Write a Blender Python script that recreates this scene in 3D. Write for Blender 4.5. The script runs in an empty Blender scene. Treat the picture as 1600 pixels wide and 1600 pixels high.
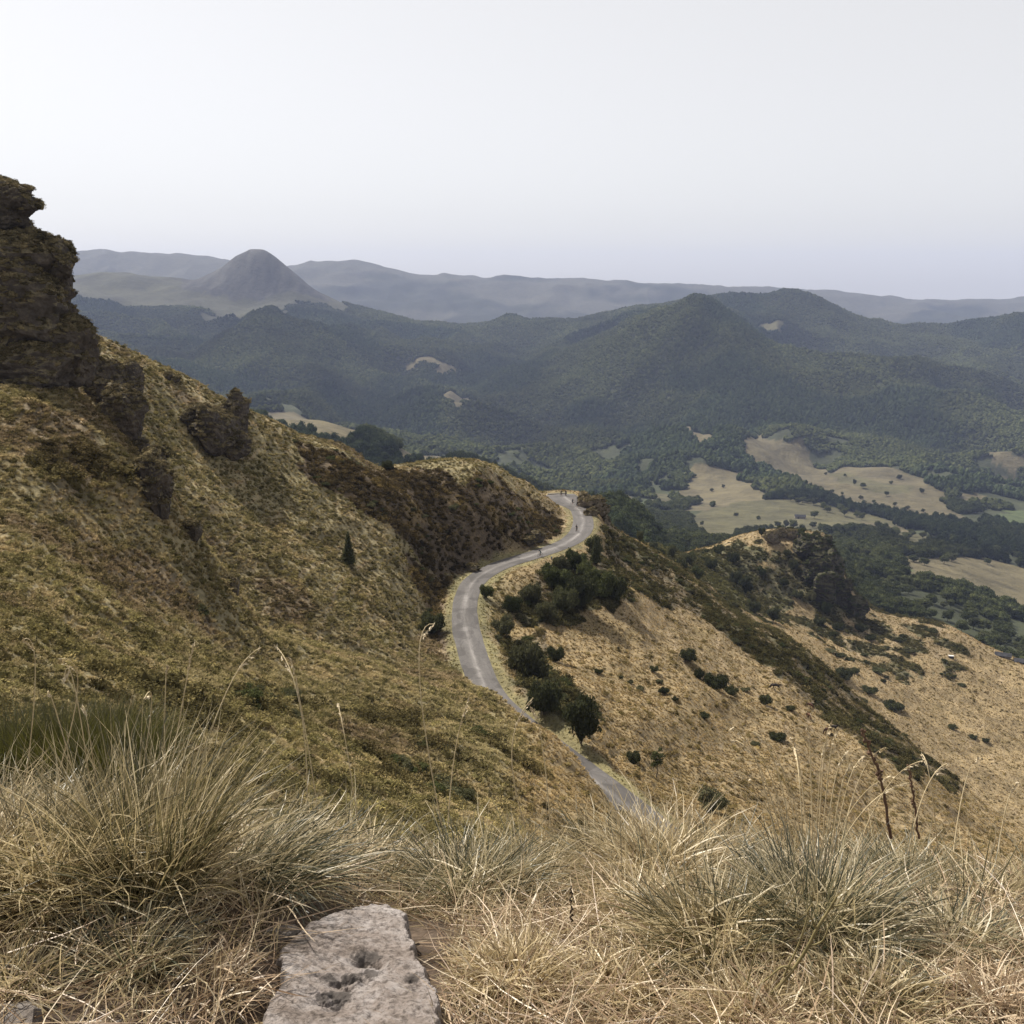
import bpy, bmesh, math, random
import numpy as np
from mathutils import Vector, Matrix, Euler

R = math.radians
random.seed(7)
rng = np.random.default_rng(7)
scene = bpy.context.scene
COL = scene.collection

# ------------------------------------------------------------------ camera
PITCH = math.atan(350 / 1600)                 # the camera looks 12.3 degrees below the horizontal
cam_data = bpy.data.cameras.new("camera")
cam_data.sensor_width = 36.0
cam_data.lens = 36.0
cam_data.clip_start = 0.05
cam_data.clip_end = 150000.0
cam = bpy.data.objects.new("camera", cam_data)
cam.location = (0, 0, 0)
cam.rotation_euler = (R(90) - PITCH, 0, 0)
COL.objects.link(cam)
scene.camera = cam

# ------------------------------------------------------------------ sky, sun, exposure
SUN_ELEV, SUN_AZ = 53.0, -48.0                # azimuth measured from the view direction, left is negative
world = bpy.data.worlds.new("World")
scene.world = world
world.use_nodes = True
wn, wl = world.node_tree.nodes, world.node_tree.links
wn.clear()
w_out = wn.new("ShaderNodeOutputWorld")
w_bg = wn.new("ShaderNodeBackground")
w_sky = wn.new("ShaderNodeTexSky")
w_sky.sky_type = 'NISHITA'
w_sky.sun_disc = False
w_sky.sun_elevation = R(SUN_ELEV)
w_sky.sun_rotation = R(SUN_AZ)
w_sky.altitude = 1600
w_sky.air_density = 1.0
w_sky.dust_density = 7.0
w_sky.ozone_density = 1.0
w_bg.inputs['Strength'].default_value = 0.05
w_hsv = wn.new("ShaderNodeHueSaturation")      # dust in the air takes most of the blue out
w_hsv.inputs['Saturation'].default_value = 0.3
wl.new(w_sky.outputs[0], w_hsv.inputs['Color'])
wl.new(w_hsv.outputs[0], w_bg.inputs['Color'])
w_veil = wn.new("ShaderNodeBackground")        # the even milky veil of a hazy summer sky
w_veil.inputs['Color'].default_value = (1.0, .962, .915, 1)
w_veil.inputs['Strength'].default_value = 0.33
w_add = wn.new("ShaderNodeAddShader")
wl.new(w_bg.outputs[0], w_add.inputs[0]); wl.new(w_veil.outputs[0], w_add.inputs[1])
wl.new(w_add.outputs[0], w_out.inputs['Surface'])

sun_data = bpy.data.lights.new("sun", 'SUN')
sun_data.energy = 5.0
sun_data.angle = R(0.6)
sun_data.color = (1.0, 0.935, 0.83)
sun = bpy.data.objects.new("sun", sun_data)
_e, _a = R(SUN_ELEV), R(SUN_AZ)
sun_dir = Vector((math.sin(_a) * math.cos(_e), math.cos(_a) * math.cos(_e), math.sin(_e)))
sun.rotation_euler = sun_dir.to_track_quat('Z', 'Y').to_euler()
sun.location = (0, 0, 300)
COL.objects.link(sun)

scene.render.engine = 'CYCLES'
scene.view_settings.view_transform = 'Standard'
scene.view_settings.look = 'None'
scene.view_settings.gamma = 1.0
scene.view_settings.exposure = 0.6
scene.view_settings.use_curve_mapping = False
cy = scene.cycles
cy.max_bounces = 5
cy.diffuse_bounces = 2
cy.glossy_bounces = 2
cy.transmission_bounces = 3
cy.transparent_max_bounces = 8
cy.volume_bounces = 0
cy.use_denoising = True

# ------------------------------------------------------------------ small helpers
def fin(o, name_label=None, cat=None, group=None, kind=None):
    if name_label: o["label"] = name_label
    if cat: o["category"] = cat
    if group: o["group"] = group
    if kind: o["kind"] = kind
    return o

def link(name, data, parent=None, mat=None, loc=None, rot=None, scale=None):
    o = bpy.data.objects.new(name, data)
    COL.objects.link(o)
    if parent is not None: o.parent = parent
    if mat is not None and data is not None and len(data.materials) == 0: data.materials.append(mat)
    if loc is not None: o.location = loc
    if rot is not None: o.rotation_euler = rot
    if scale is not None: o.scale = (scale,) * 3 if isinstance(scale, (int, float)) else scale
    return o

def np_mesh(name, verts, faces, smooth=False, attrs=None):
    """verts (n,3), faces (m,3) or (m,4) int arrays; attrs: {name: (kind, array per vertex)}"""
    verts = np.asarray(verts, dtype=np.float32)
    faces = np.asarray(faces, dtype=np.int32)
    me = bpy.data.meshes.new(name)
    k = faces.shape[1]
    me.vertices.add(len(verts)); me.vertices.foreach_set("co", verts.ravel())
    me.loops.add(faces.size); me.loops.foreach_set("vertex_index", faces.ravel())
    me.polygons.add(len(faces))
    me.polygons.foreach_set("loop_start", np.arange(0, faces.size, k, dtype=np.int32))
    me.polygons.foreach_set("use_smooth", np.full(len(faces), smooth, dtype=bool))
    for an, (kind, arr) in (attrs or {}).items():
        at = me.attributes.new(an, kind, 'POINT')
        if kind == 'FLOAT': at.data.foreach_set("value", np.asarray(arr, np.float32).ravel())
        elif kind == 'FLOAT_COLOR':
            at.data.foreach_set("color", np.asarray(arr, np.float32).ravel())
        else: at.data.foreach_set("vector", np.asarray(arr, np.float32).ravel())
    me.update(calc_edges=True)
    me.validate()
    return me

def hash2(ix, iy, seed):
    ix = ix.astype(np.uint32); iy = iy.astype(np.uint32)
    h = ix * np.uint32(374761393) + iy * np.uint32(668265263) + np.uint32(seed * 2246822519 & 0xffffffff)
    h = (h ^ (h >> np.uint32(13))) * np.uint32(1274126177)
    h = h ^ (h >> np.uint32(16))
    return (h & np.uint32(0xffffff)).astype(np.float64) / 16777215.0

def vnoise(x, y, seed=0):
    x0 = np.floor(x); y0 = np.floor(y)
    fx = x - x0; fy = y - y0
    fx = fx * fx * fx * (fx * (fx * 6 - 15) + 10); fy = fy * fy * fy * (fy * (fy * 6 - 15) + 10)
    ix = x0.astype(np.int64); iy = y0.astype(np.int64)
    a = hash2(ix, iy, seed); b = hash2(ix + 1, iy, seed)
    c = hash2(ix, iy + 1, seed); d = hash2(ix + 1, iy + 1, seed)
    return (a + (b - a) * fx) * (1 - fy) + (c + (d - c) * fx) * fy

def fbm(x, y, octv=4, seed=0, gain=0.5):
    """about -1..1"""
    s = np.zeros_like(x, dtype=np.float64); amp = 1.0; tot = 0.0
    c, sn = math.cos(0.6), math.sin(0.6)
    for i in range(octv):
        s += amp * (vnoise(x, y, seed + i * 17) * 2 - 1); tot += amp
        x, y = (x * c - y * sn) * 2.03 + 11.3, (x * sn + y * c) * 2.03 - 7.7
        amp *= gain
    return s / tot * 1.5

def sstep(e0, e1, x):
    t = np.clip((x - e0) / (e1 - e0), 0, 1)
    return t * t * (3 - 2 * t)

def pchip(xk, yk, x):
    """monotone cubic; xk (n,) yk (n,)"""
    xk = np.asarray(xk, float); yk = np.asarray(yk, float)
    h = np.diff(xk); dl = np.diff(yk) / h
    m = np.zeros_like(yk)
    w1 = 2 * h[1:] + h[:-1]; w2 = h[1:] + 2 * h[:-1]
    same = dl[:-1] * dl[1:] > 0
    with np.errstate(divide='ignore', invalid='ignore'):
        mm = (w1 + w2) / (w1 / dl[:-1] + w2 / dl[1:])
    m[1:-1] = np.where(same, mm, 0.0)
    m[0] = dl[0]; m[-1] = dl[-1]
    x = np.clip(x, xk[0], xk[-1])
    i = np.clip(np.searchsorted(xk, x) - 1, 0, len(h) - 1)
    t = (x - xk[i]) / h[i]
    t2, t3 = t * t, t * t * t
    return ((2 * t3 - 3 * t2 + 1) * yk[i] + (t3 - 2 * t2 + t) * h[i] * m[i]
            + (-2 * t3 + 3 * t2) * yk[i + 1] + (t3 - t2) * h[i] * m[i + 1])

# ------------------------------------------------------------------ survey of the land
# A point sighted in the photograph (px, py of 1600) at an estimated distance becomes a world point.
CP, SP = math.cos(PITCH), math.sin(PITCH)
def sight(px, py):
    u = (px - 800) / 1600.0; v = (800 - py) / 1600.0
    f = CP + v * SP
    return u / f, (-SP + v * CP) / f            # X/Y , Z/Y
def at(px, py, d):
    a, t = sight(px, py)
    return Vector((a * d, d, t * d))

# Crest lines, gullies, shoulders and field edges of the land, from near to far: (px, distance, py)
LINES = [
 [(-500,6,1560),(2100,6,1560)],
 [(-500,16,1280),(0,18,1300),(300,20,1360),(600,22,1420),(1600,25,1450),(2100,25,1450)],
 [(-500,35,1000),(0,40,1050),(150,45,1080),(300,52,1110),(450,60,1140),(600,68,1170),(750,78,1205),(900,85,1275),(1050,82,1345),(1200,90,1380),(1400,100,1420),(1600,110,1440),(2100,120,1460)],
 [(-500,60,800),(0,75,800),(150,80,880),(300,85,970),(450,90,1060),(600,100,1100),(750,105,1140),(840,102,1178),(900,97,1235),(970,93,1295),(1050,100,1290),(1200,122,1290),(1400,130,1330),(1600,135,1370),(2100,150,1400)],
 [(-500,110,560),(0,118,590),(100,118,612),(160,115,665),(230,112,740),(300,110,838),(370,107,932),(420,107,1000),(500,112,1035),(600,118,1055),(700,122,1074),(750,122,1087),(800,119,1108),(840,116,1133),(880,111,1168),(930,106,1216),(970,104,1256),(1050,130,1215),(1200,150,1225),(1400,165,1270),(1600,165,1340),(2100,170,1390)],
 [(-500,140,600),(0,140,610),(100,138,640),(160,136,705),(230,134,790),(300,132,880),(370,126,958),(420,125,990),(500,130,1012),(600,140,1032),(700,150,1050),(760,150,1050),(830,150,1075),(900,165,1050),(1050,175,1070),(1200,200,1090),(1300,195,1140),(1400,190,1195),(1600,185,1320),(2100,190,1380)],
 [(-500,165,560),(0,165,560),(150,160,620),(300,165,740),(450,165,850),(600,175,905),(700,195,925),(760,200,915),(800,202,908),(860,215,885),(930,228,880),(1000,235,915),(1050,225,970),(1200,240,1005),(1300,235,1080),(1400,218,1165),(1600,200,1305),(2100,195,1400)],
 [(-500,190,480),(0,190,490),(100,190,505),(150,190,530),(200,192,555),(270,196,590),(330,200,615),(400,205,648),(500,215,695),(560,220,716),(600,225,727),(660,232,722),(740,240,718),(800,258,745),(860,282,772),(900,296,771),(930,298,785),(950,296,812),(1000,298,850),(1080,295,900),(1150,290,950),(1250,275,1010),(1330,255,1080),(1400,240,1140),(1500,222,1225),(1600,205,1300),(2100,200,1400)],
 [(-500,230,650),(0,235,650),(150,235,680),(400,250,760),(600,270,800),(740,290,790),(860,335,835),(945,348,875),(1000,350,910),(1150,345,1010),(1250,335,1090),(1400,300,1200),(1500,280,1270),(1600,260,1330),(2100,250,1400)],
 [(-500,400,800),(400,400,800),(600,420,790),(740,430,790),(860,430,830),(945,420,862),(1000,410,862),(1100,410,905),(1150,410,945),(1250,400,1010),(1400,370,1120),(1500,350,1190),(1600,330,1250),(2100,320,1330)],
 [(-500,500,810),(600,500,800),(860,500,810),(945,480,845),(1000,470,850),(1100,470,880),(1200,470,950),(1250,470,972),(1350,460,1010),(1450,450,1040),(1600,430,1110),(2100,400,1200)],
 [(-500,560,815),(600,560,810),(860,560,820),(945,560,850),(1050,560,868),(1100,555,857),(1150,545,840),(1210,540,827),(1250,540,829),(1285,542,834),(1310,545,880),(1340,540,930),(1390,535,958),(1450,530,968),(1480,525,975),(1540,510,1008),(1600,490,1035),(2100,450,1120)],
 [(-500,650,820),(860,650,830),(945,660,835),(1050,670,890),(1200,660,920),(1285,650,925),(1350,650,965),(1400,640,985),(1480,640,1010),(1540,620,1035),(1600,600,1060),(2100,560,1150)],
 [(-500,800,790),(400,800,760),(600,800,780),(740,780,800),(860,740,800),(945,750,788),(985,760,798),(1050,800,858),(1200,800,880),(1285,800,890),(1350,800,915),(1400,790,930),(1480,780,950),(1540,770,975),(1600,760,995),(2100,700,1080)],
 [(-500,950,700),(400,950,700),(500,950,715),(600,950,740),(740,950,770),(860,950,800),(945,950,825),(985,1000,835),(1050,1050,845),(1200,1050,860),(1300,1000,872),(1400,1000,882),(1500,980,905),(1600,960,945),(2100,900,1000)],
 [(-500,1200,640),(100,1200,650),(300,1180,655),(400,1180,656),(480,1180,656),(560,1200,672),(620,1220,695),(660,1230,716),(700,1230,714),(740,1240,722),(800,1250,745),(860,1250,775),(945,1250,805),(1050,1280,825),(1200,1280,835),(1300,1250,840),(1400,1220,850),(1500,1200,868),(1600,1180,895),(2100,1100,940)],
 [(-500,1500,720),(400,1500,720),(600,1500,740),(740,1520,760),(860,1550,790),(945,1550,790),(1050,1550,800),(1200,1550,795),(1300,1550,800),(1400,1550,812),(1500,1500,825),(1600,1480,840),(2100,1400,860)],
 [(-500,1900,680),(400,1900,680),(600,1900,715),(740,1950,735),(860,1950,755),(945,1950,765),(1050,1900,755),(1200,1900,750),(1300,1900,755),(1400,1900,762),(1500,1850,775),(1600,1850,785),(2100,1800,800)],
 [(-500,2300,640),(400,2350,650),(600,2400,690),(740,2400,705),(860,2400,715),(945,2350,720),(1050,2300,700),(1200,2300,698),(1300,2300,710),(1400,2300,722),(1500,2250,735),(1600,2200,738),(2100,2100,750)],
 [(-500,2800,580),(100,2800,590),(300,2800,600),(400,2800,612),(500,2800,640),(600,2850,668),(660,2850,650),(740,2850,645),(800,2850,660),(860,2850,680),(945,2800,675),(1050,2750,650),(1200,2700,645),(1300,2700,650),(1400,2700,655),(1500,2650,655),(1600,2600,680),(2100,2500,700)],
 [(-500,3600,510),(100,3600,520),(300,3600,545),(380,3600,515),(420,3600,500),(500,3600,520),(580,3500,560),(660,3400,590),(740,3300,612),(800,3300,605),(860,3300,592),(945,3300,550),(1000,3250,510),(1040,3250,485),(1075,3250,474),(1110,3250,485),(1160,3200,520),(1210,3200,552),(1300,3200,568),(1400,3150,575),(1500,3100,592),(1560,3050,610),(1600,3000,632),(2100,2900,660)],
 [(-500,4000,500),(100,4000,500),(300,4000,520),(420,4000,500),(500,4000,505),(580,4000,530),(660,3900,548),(740,3900,562),(800,3900,552),(860,3900,550),(945,3850,530),(1000,3800,508),(1050,3800,496),(1110,3800,505),(1160,3800,528),(1210,3800,562),(1300,3800,575),(1400,3800,578),(1500,3700,580),(1600,3600,600),(2100,3500,600)],
 [(-500,4500,458),(110,4500,458),(200,4500,465),(300,4500,472),(350,4550,477),(400,4600,480),(440,4600,476),(500,4600,484),(540,4600,492),(600,4450,505),(660,4400,516),(740,4300,524),(800,4300,516),(900,4250,512),(1000,4200,494),(1100,4200,484),(1200,4200,480),(1260,4200,490),(1300,4200,506),(1420,4200,532),(1600,4000,532),(2100,3900,530)],
 [(-500,5000,430),(60,5000,430),(110,5000,429),(180,4950,424),(240,4950,432),(300,4950,438),(340,4950,425),(368,4950,403),(384,4950,391),(391,4950,387),(410,4950,387),(418,4950,391),(438,4950,407),(480,4950,441),(540,4900,479),(600,4800,492),(660,4700,503),(740,4600,509),(765,4600,505),(800,4550,494),(835,4550,502),(900,4500,500),(945,4500,492),(1000,4500,482),(1050,4500,476),(1100,4500,466),(1160,4500,462),(1200,4450,462),(1225,4450,457),(1260,4450,464),(1300,4450,482),(1360,4450,502),(1420,4450,511),(1480,4400,509),(1540,4300,502),(1600,4200,496),(2100,4000,470)],
 [(-500,5900,545),(2100,5900,565)],
 [(-500,7000,470),(100,7000,475),(600,7000,505),(800,7000,515),(1600,7000,520),(2100,7000,520)],
 [(-500,7800,425),(100,7800,428),(350,7800,435),(600,7800,455),(800,7800,468),(1000,7800,476),(1300,7800,488),(1600,7800,490),(2100,7800,490)],
 [(-500,8600,395),(100,8600,396),(130,8600,394),(160,8600,388),(190,8600,393),(260,8600,395),(320,8600,399),(345,8600,403),(400,8600,418),(455,8600,416),(490,8600,410),(525,8600,408),(560,8600,411),(620,8600,421),(680,8600,428),(740,8600,431),(765,8600,434),(790,8600,432),(850,8600,435),(960,8600,437),(1000,8600,442),(1060,8600,445),(1180,8600,447),(1250,8600,452),(1340,8600,459),(1430,8600,467),(1480,8600,468),(1560,8600,469),(1600,8600,466),(2100,8600,465)],
 [(-500,9600,500),(2100,9600,500)],
 [(-500,10400,520),(2100,10400,520)],
]
A_LO, A_HI, A_N = -0.86, 0.86, 1377
A_AX = np.linspace(A_LO, A_HI, A_N)
LD, LT = [], []
for ln in LINES:
    aa, tt = zip(*[sight(p[0], p[2]) for p in ln])
    LD.append(np.log(pchip(aa, [p[1] for p in ln], A_AX)))
    LT.append(pchip(aa, tt, A_AX))
LD, LT = np.array(LD), np.array(LT)             # (lines, azimuth)

def base_on_grid(aidx, Ls):
    """Z/Y for azimuth columns aidx at log distances Ls -> (len(Ls), len(aidx))"""
    out = np.empty((len(Ls), len(aidx)))
    for k, j in enumerate(aidx):
        out[:, k] = pchip(LD[:, j], LT[:, j], Ls)
    return out

# master table Z/Y over (azimuth, log distance)
L0, L1, LN = math.log(6.0), math.log(10400.0), 2500
L_AX = np.linspace(L0, L1, LN)
T_TAB = base_on_grid(range(A_N), L_AX)

def base_z(x, y):
    x = np.asarray(x, float); y = np.maximum(np.asarray(y, float), 6.0)
    fa = np.clip((x / y - A_LO) / (A_HI - A_LO) * (A_N - 1), 0, A_N - 1.001)
    fl = np.clip((np.log(y) - L0) / (L1 - L0) * (LN - 1), 0, LN - 1.001)
    ia = fa.astype(int); il = fl.astype(int); fa -= ia; fl -= il
    t = (T_TAB[il, ia] * (1 - fa) + T_TAB[il, ia + 1] * fa) * (1 - fl) + (T_TAB[il + 1, ia] * (1 - fa) + T_TAB[il + 1, ia + 1] * fa) * fl
    return t * y

# road centre line (px, py) sighted on a nearly level shelf 58 m below the camera
ROAD_PX = [(1075,1345),(1020,1292),(951,1237),(900,1198),(848,1158),(800,1121),(768,1090),(748,1050),(735,1010),(726,970),(727,940),(738,912),(760,894),(790,880),(820,871),(850,862),(878,852),(899,840),(910,825),(911,810),(905,797),(893,786),(884,778),(876,772)]
RZ0 = -58.0
def road_world():
    pts = []
    for px, py in ROAD_PX:
        a, t = sight(px, py); d = RZ0 / t
        pts.append((a * d, d))
    pts = np.array(pts)
    s = np.concatenate([[0], np.cumsum(np.hypot(*np.diff(pts, axis=0).T))])
    # smooth then resample every 1 m
    ss = np.arange(0, s[-1], 1.0)
    x = pchip(s, pts[:, 0], ss); y = pchip(s, pts[:, 1], ss)
    k = np.hanning(15); k /= k.sum()
    xp = np.pad(x, 7, mode='reflect', reflect_type='odd'); yp = np.pad(y, 7, mode='reflect', reflect_type='odd')
    return np.convolve(xp, k, 'valid'), np.convolve(yp, k, 'valid')
RX, RY = road_world()
ROAD_W = 2.35                                   # half width
def road_dist(x, y):
    """distance to centre line and road index, only meaningful near the road"""
    x = np.asarray(x, float); y = np.asarray(y, float)
    best = np.full(x.shape, 1e9); idx = np.zeros(x.shape, int)
    near = (x > RX.min() - 25) & (x < RX.max() + 25) & (y > RY.min() - 25) & (y < RY.max() + 25)
    if near.any():
        xn, yn = x[near], y[near]
        b = np.full(xn.shape, 1e9); bi = np.zeros(xn.shape, int)
        for i in range(0, len(RX)):
            dd = (xn - RX[i]) ** 2 + (yn - RY[i]) ** 2
            m = dd < b; b[m] = dd[m]; bi[m] = i
        best[near] = np.sqrt(b); idx[near] = bi
    return best, idx

def relief(x, y):
    """small relief on top of the surveyed lines"""
    d = np.maximum(y, 6.0)
    near = 1 - sstep(420, 700, d)
    far = sstep(420, 900, d)
    n = near * (fbm(x / 22, y / 22, 3, 3) * 1.5 * sstep(20, 90, d) + fbm(x / 6, y / 6, 3, 5) * 0.55 * sstep(12, 50, d)
                + fbm(x / 1.7, y / 1.7, 2, 9) * 0.17)
    f1 = 1 - np.abs(fbm(x / 360, y / 420, 3, 21))
    hill = sstep(1500, 2600, d)
    n = n + far * (fbm(x / 60, y / 60, 3, 31) * 2.0 + fbm(x / 240, y / 240, 3, 33) * (3.0 + 7 * hill) + (f1 - 0.6) * 105 * hill * (1 - 0.8 * sstep(3900, 4500, d)) * (1 - .45 * np.exp(-((d - 3250) / 160) ** 2)))
    n = n + sstep(5900, 6800, d) * (1 - np.abs(fbm(x / 700, y / 1100, 4, 41)) - 0.6) * 60 * (1 - 0.65 * sstep(7900, 8500, d)) * (1 - sstep(9500, 12000, d))
    return n

def height(x, y, carve=True):
    x = np.asarray(x, float); y = np.asarray(y, float)
    z = base_z(x, y) + relief(x, y)
    if carve:
        rd, ri = road_dist(x, y)
        # wide levelled view point where the road leaves the picture
        wide = ROAD_W + 0.9 + 3.5 * sstep(len(RX) - 25, len(RX) - 6, ri)
        k = sstep(wide + 1.6 + 3.9 * sstep(48, 75, ri), wide - .5, rd)
        z = z * (1 - k) + (RZ0 - 0.07) * k
    return z

def ground(px, py, dmin=8.0, dmax=20000.0):
    """first point of the land along a line of sight"""
    a, t = sight(px, py)
    ds = np.exp(np.linspace(math.log(dmin), math.log(dmax), 6000))
    zz = height(a * ds, ds)
    hit = np.nonzero(zz >= t * ds)[0]
    if len(hit) == 0: return None
    i = hit[0]
    if i == 0: return Vector((a * ds[0], ds[0], zz[0]))
    f0 = t * ds[i - 1] - zz[i - 1]; f1 = zz[i] - t * ds[i]
    d = ds[i - 1] + (ds[i] - ds[i - 1]) * f0 / max(f0 + f1, 1e-9)
    return Vector((a * d, d, float(height(np.array([a * d]), np.array([d]))[0])))
# ------------------------------------------------------------------ material helpers
def new_mat(name):
    m = bpy.data.materials.new(name); m.use_nodes = True
    nt = m.node_tree; nt.nodes.clear()
    out = nt.nodes.new("ShaderNodeOutputMaterial")
    b = nt.nodes.new("ShaderNodeBsdfPrincipled")
    nt.links.new(b.outputs[0], out.inputs['Surface'])
    b.inputs['Roughness'].default_value = 0.9
    b.inputs['Specular IOR Level'].default_value = 0.2
    return m, nt, b
def N(nt, kind, **kw):
    n = nt.nodes.new(kind)
    for k, v in kw.items():
        if k in n.inputs: n.inputs[k].default_value = v
        else: setattr(n, k, v)
    return n
def noise(nt, scale, detail=4, rough=0.55, coord=None, dist=0.0):
    n = N(nt, "ShaderNodeTexNoise"); n.inputs['Scale'].default_value = scale
    n.inputs['Detail'].default_value = detail; n.inputs['Roughness'].default_value = rough
    n.inputs['Distortion'].default_value = dist
    if coord is None:
        g = N(nt, "ShaderNodeNewGeometry"); coord = g.outputs['Position']
    nt.links.new(coord, n.inputs['Vector'])
    return n.outputs['Fac']
def ramp(nt, fac, stops):
    r = N(nt, "ShaderNodeValToRGB"); cr = r.color_ramp
    while len(cr.elements) < len(stops): cr.elements.new(0.5)
    for e, (p, c) in zip(cr.elements, stops): e.position = p; e.color = (*c, 1) if len(c) == 3 else c
    nt.links.new(fac, r.inputs['Fac']); return r.outputs['Color']
def mix(nt, fac, a, b, mode='MIX'):
    m = N(nt, "ShaderNodeMix", data_type='RGBA', blend_type=mode)
    for sock, v in (('Factor', fac), ('A', a), ('B', b)):
        s = [i for i in m.inputs if i.name == sock and (sock == 'Factor' and i.type == 'VALUE' or sock != 'Factor' and i.type == 'RGBA')][0]
        if hasattr(v, 'is_linked') or hasattr(v, 'links'): nt.links.new(v, s)
        elif isinstance(v, (int, float)): s.default_value = v
        else: s.default_value = (*v, 1)
    return [o for o in m.outputs if o.type == 'RGBA'][0]
def attr(nt, name, kind='GEOMETRY', out='Fac'):
    a = N(nt, "ShaderNodeAttribute", attribute_name=name, attribute_type=kind); return a.outputs[out]
def bump(nt, b, h, strength, dist):
    n = N(nt, "ShaderNodeBump"); n.inputs['Strength'].default_value = strength; n.inputs['Distance'].default_value = dist
    nt.links.new(h, n.inputs['Height']); nt.links.new(n.outputs[0], b.inputs['Normal'])
def math_n(nt, op, a, b=None):
    m = N(nt, "ShaderNodeMath", operation=op)
    for i, v in enumerate((a, b)):
        if v is None: continue
        if isinstance(v, (int, float)): m.inputs[i].default_value = v
        else: nt.links.new(v, m.inputs[i])
    return m.outputs[0]
# ------------------------------------------------------------------ patches of land cover, sighted then laid on the land
def patch(pix, dmin=12.0):
    out = []
    for px, py in pix:
        g = ground(px, py, dmin)
        if g is not None: out.append((g.x, g.y))
    return np.array(out)
def inside(poly, x, y):
    n = len(poly); c = np.zeros(x.shape, bool)
    lo, hi = poly.min(0), poly.max(0)
    m = (x >= lo[0]) & (x <= hi[0]) & (y >= lo[1]) & (y <= hi[1])
    if not m.any(): return c
    xm, ym = x[m], y[m]; cm = np.zeros(xm.shape, bool)
    j = n - 1
    for i in range(n):
        xi, yi = poly[i]; xj, yj = poly[j]
        cond = ((yi > ym) != (yj > ym)) & (xm < (xj - xi) * (ym - yi) / (yj - yi + 1e-12) + xi)
        cm ^= cond; j = i
    c[m] = cm
    return c

TAN, TAN2, OLIVE, GREEN, LGREEN = (.150,.128,.072), (.165,.140,.078), (.122,.112,.056), (.085,.12,.03), (.115,.145,.058)
FIELDS = [  # (colour, outline, nearest distance searched)
 (TAN2, [(380,655),(480,655),(560,672),(605,686),(560,692),(480,684),(420,674)], 700),
 (TAN2, [(618,724),(660,714),(700,712),(745,722),(700,730)], 700),
 (TAN2, [(640,564),(690,569),(722,577),(690,582),(655,575)], 2600),
 (TAN, [(700,616),(730,624),(760,633),(720,634),(698,631)], 2300),
 (TAN2, [(1042,664),(1080,668),(1122,687),(1108,697),(1075,684)], 1500),
 (TAN, [(1158,690),(1180,683),(1230,697),(1255,700),(1272,725),(1300,738),(1330,728),(1400,735),(1440,745),(1480,790),(1505,818),(1440,815),(1350,795),(1300,780),(1260,760),(1215,748),(1165,715)], 1200),
 (TAN2, [(1085,722),(1110,717),(1140,735),(1175,730),(1182,747),(1130,757),(1090,745)], 1200),
 (TAN2, [(1052,770),(1095,738),(1150,745),(1205,776),(1150,792),(1090,790)], 1200),
 (OLIVE, [(1072,810),(1150,785),(1220,778),(1290,788),(1400,815),(1300,834),(1200,834),(1100,836)], 1100),
 (OLIVE, [(1370,842),(1415,830),(1470,845),(1440,862)], 900),
 (LGREEN, [(1375,880),(1420,886),(1455,905),(1410,912)], 800),
 (TAN2, [(1405,872),(1470,868),(1530,870),(1600,888),(1680,905),(1680,985),(1600,962),(1540,935),(1480,918),(1430,905)], 820),
 (LGREEN, [(1552,800),(1600,800),(1650,805),(1650,828),(1575,832)], 1200),
 (LGREEN, [(1518,828),(1560,832),(1540,842)], 1100),
 (TAN, [(1555,715),(1640,718),(1640,742),(1565,738)], 1600),
 (OLIVE, [(1175,518),(1195,502),(1238,509),(1215,524)], 3500),
 (TAN2, [(1226,545),(1256,550),(1250,555)], 3400),
 (OLIVE, [(1095,830),(1160,835),(1130,850),(1080,845)], 900),
 (OLIVE, [(1330,865),(1385,872),(1360,884),(1320,878)], 800),
 (TAN, [(1200,722),(1240,735),(1225,742),(1195,735)], 1300),
 (OLIVE, [(1010,768),(1050,775),(1060,792),(1020,788)], 1100),
 (OLIVE, [(1290,735),(1345,748),(1420,760),(1400,772),(1330,760)], 1300),
 (TAN, [(1470,760),(1530,772),(1560,790),(1510,788)], 1300),
 (OLIVE, [(1440,838),(1500,842),(1540,852),(1480,856)], 900),
 (TAN, [(1085,790),(1130,792),(1120,800),(1080,800)], 1100),
 (OLIVE, [(1000,825),(1040,832),(1050,848),(1010,842)], 800),
 (TAN, [(1340,815),(1400,822),(1430,832),(1370,828)], 1000),
 (TAN, [(930,778),(985,774),(990,800),(940,815)], 600),
 (LGREEN, [(988,785),(1010,780),(1012,800),(992,803)], 800),
]
FIELDS = [(c, patch(p, dm)) for c, p, dm in FIELDS]
BUSHY = [patch(p, 20) for p in (
 [(935,812),(1000,850),(1150,950),(1250,1008),(1330,1080),(1400,1140),(1505,1228),(1400,1206),(1335,1154),(1260,1094),(1200,1046),(1150,1003),(1060,955),(1000,928),(950,890)],
 [(790,960),(830,920),(880,880),(950,870),(985,930),(950,960),(880,960),(820,975)],
 [(780,990),(840,975),(870,1020),(880,1060),(930,1120),(930,1160),(880,1140),(820,1080)],
 )]
HEATHER = [patch(p, 20) for p in (
 [(470,700),(560,718),(620,735),(740,740),(860,790),(890,830),(850,860),(760,880),(690,900),(650,860),(560,800),(480,740)],
 [(640,880),(720,900),(705,960),(715,1040),(660,980)],
 )]
NEARHEATH = [patch(p, 14) for p in ([(150,1050),(300,1075),(450,1085),(600,1112),(740,1135),(850,1185),(860,1240),(600,1240),(400,1190),(150,1130)], [(60,640),(180,700),(260,830),(380,960),(330,980),(200,870),(60,760)])]
SADDLE = patch([(950,845),(1000,852),(1100,860),(1160,850),(1230,900),(1220,965),(1150,950),(1080,905),(1000,860)], 360)
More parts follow.
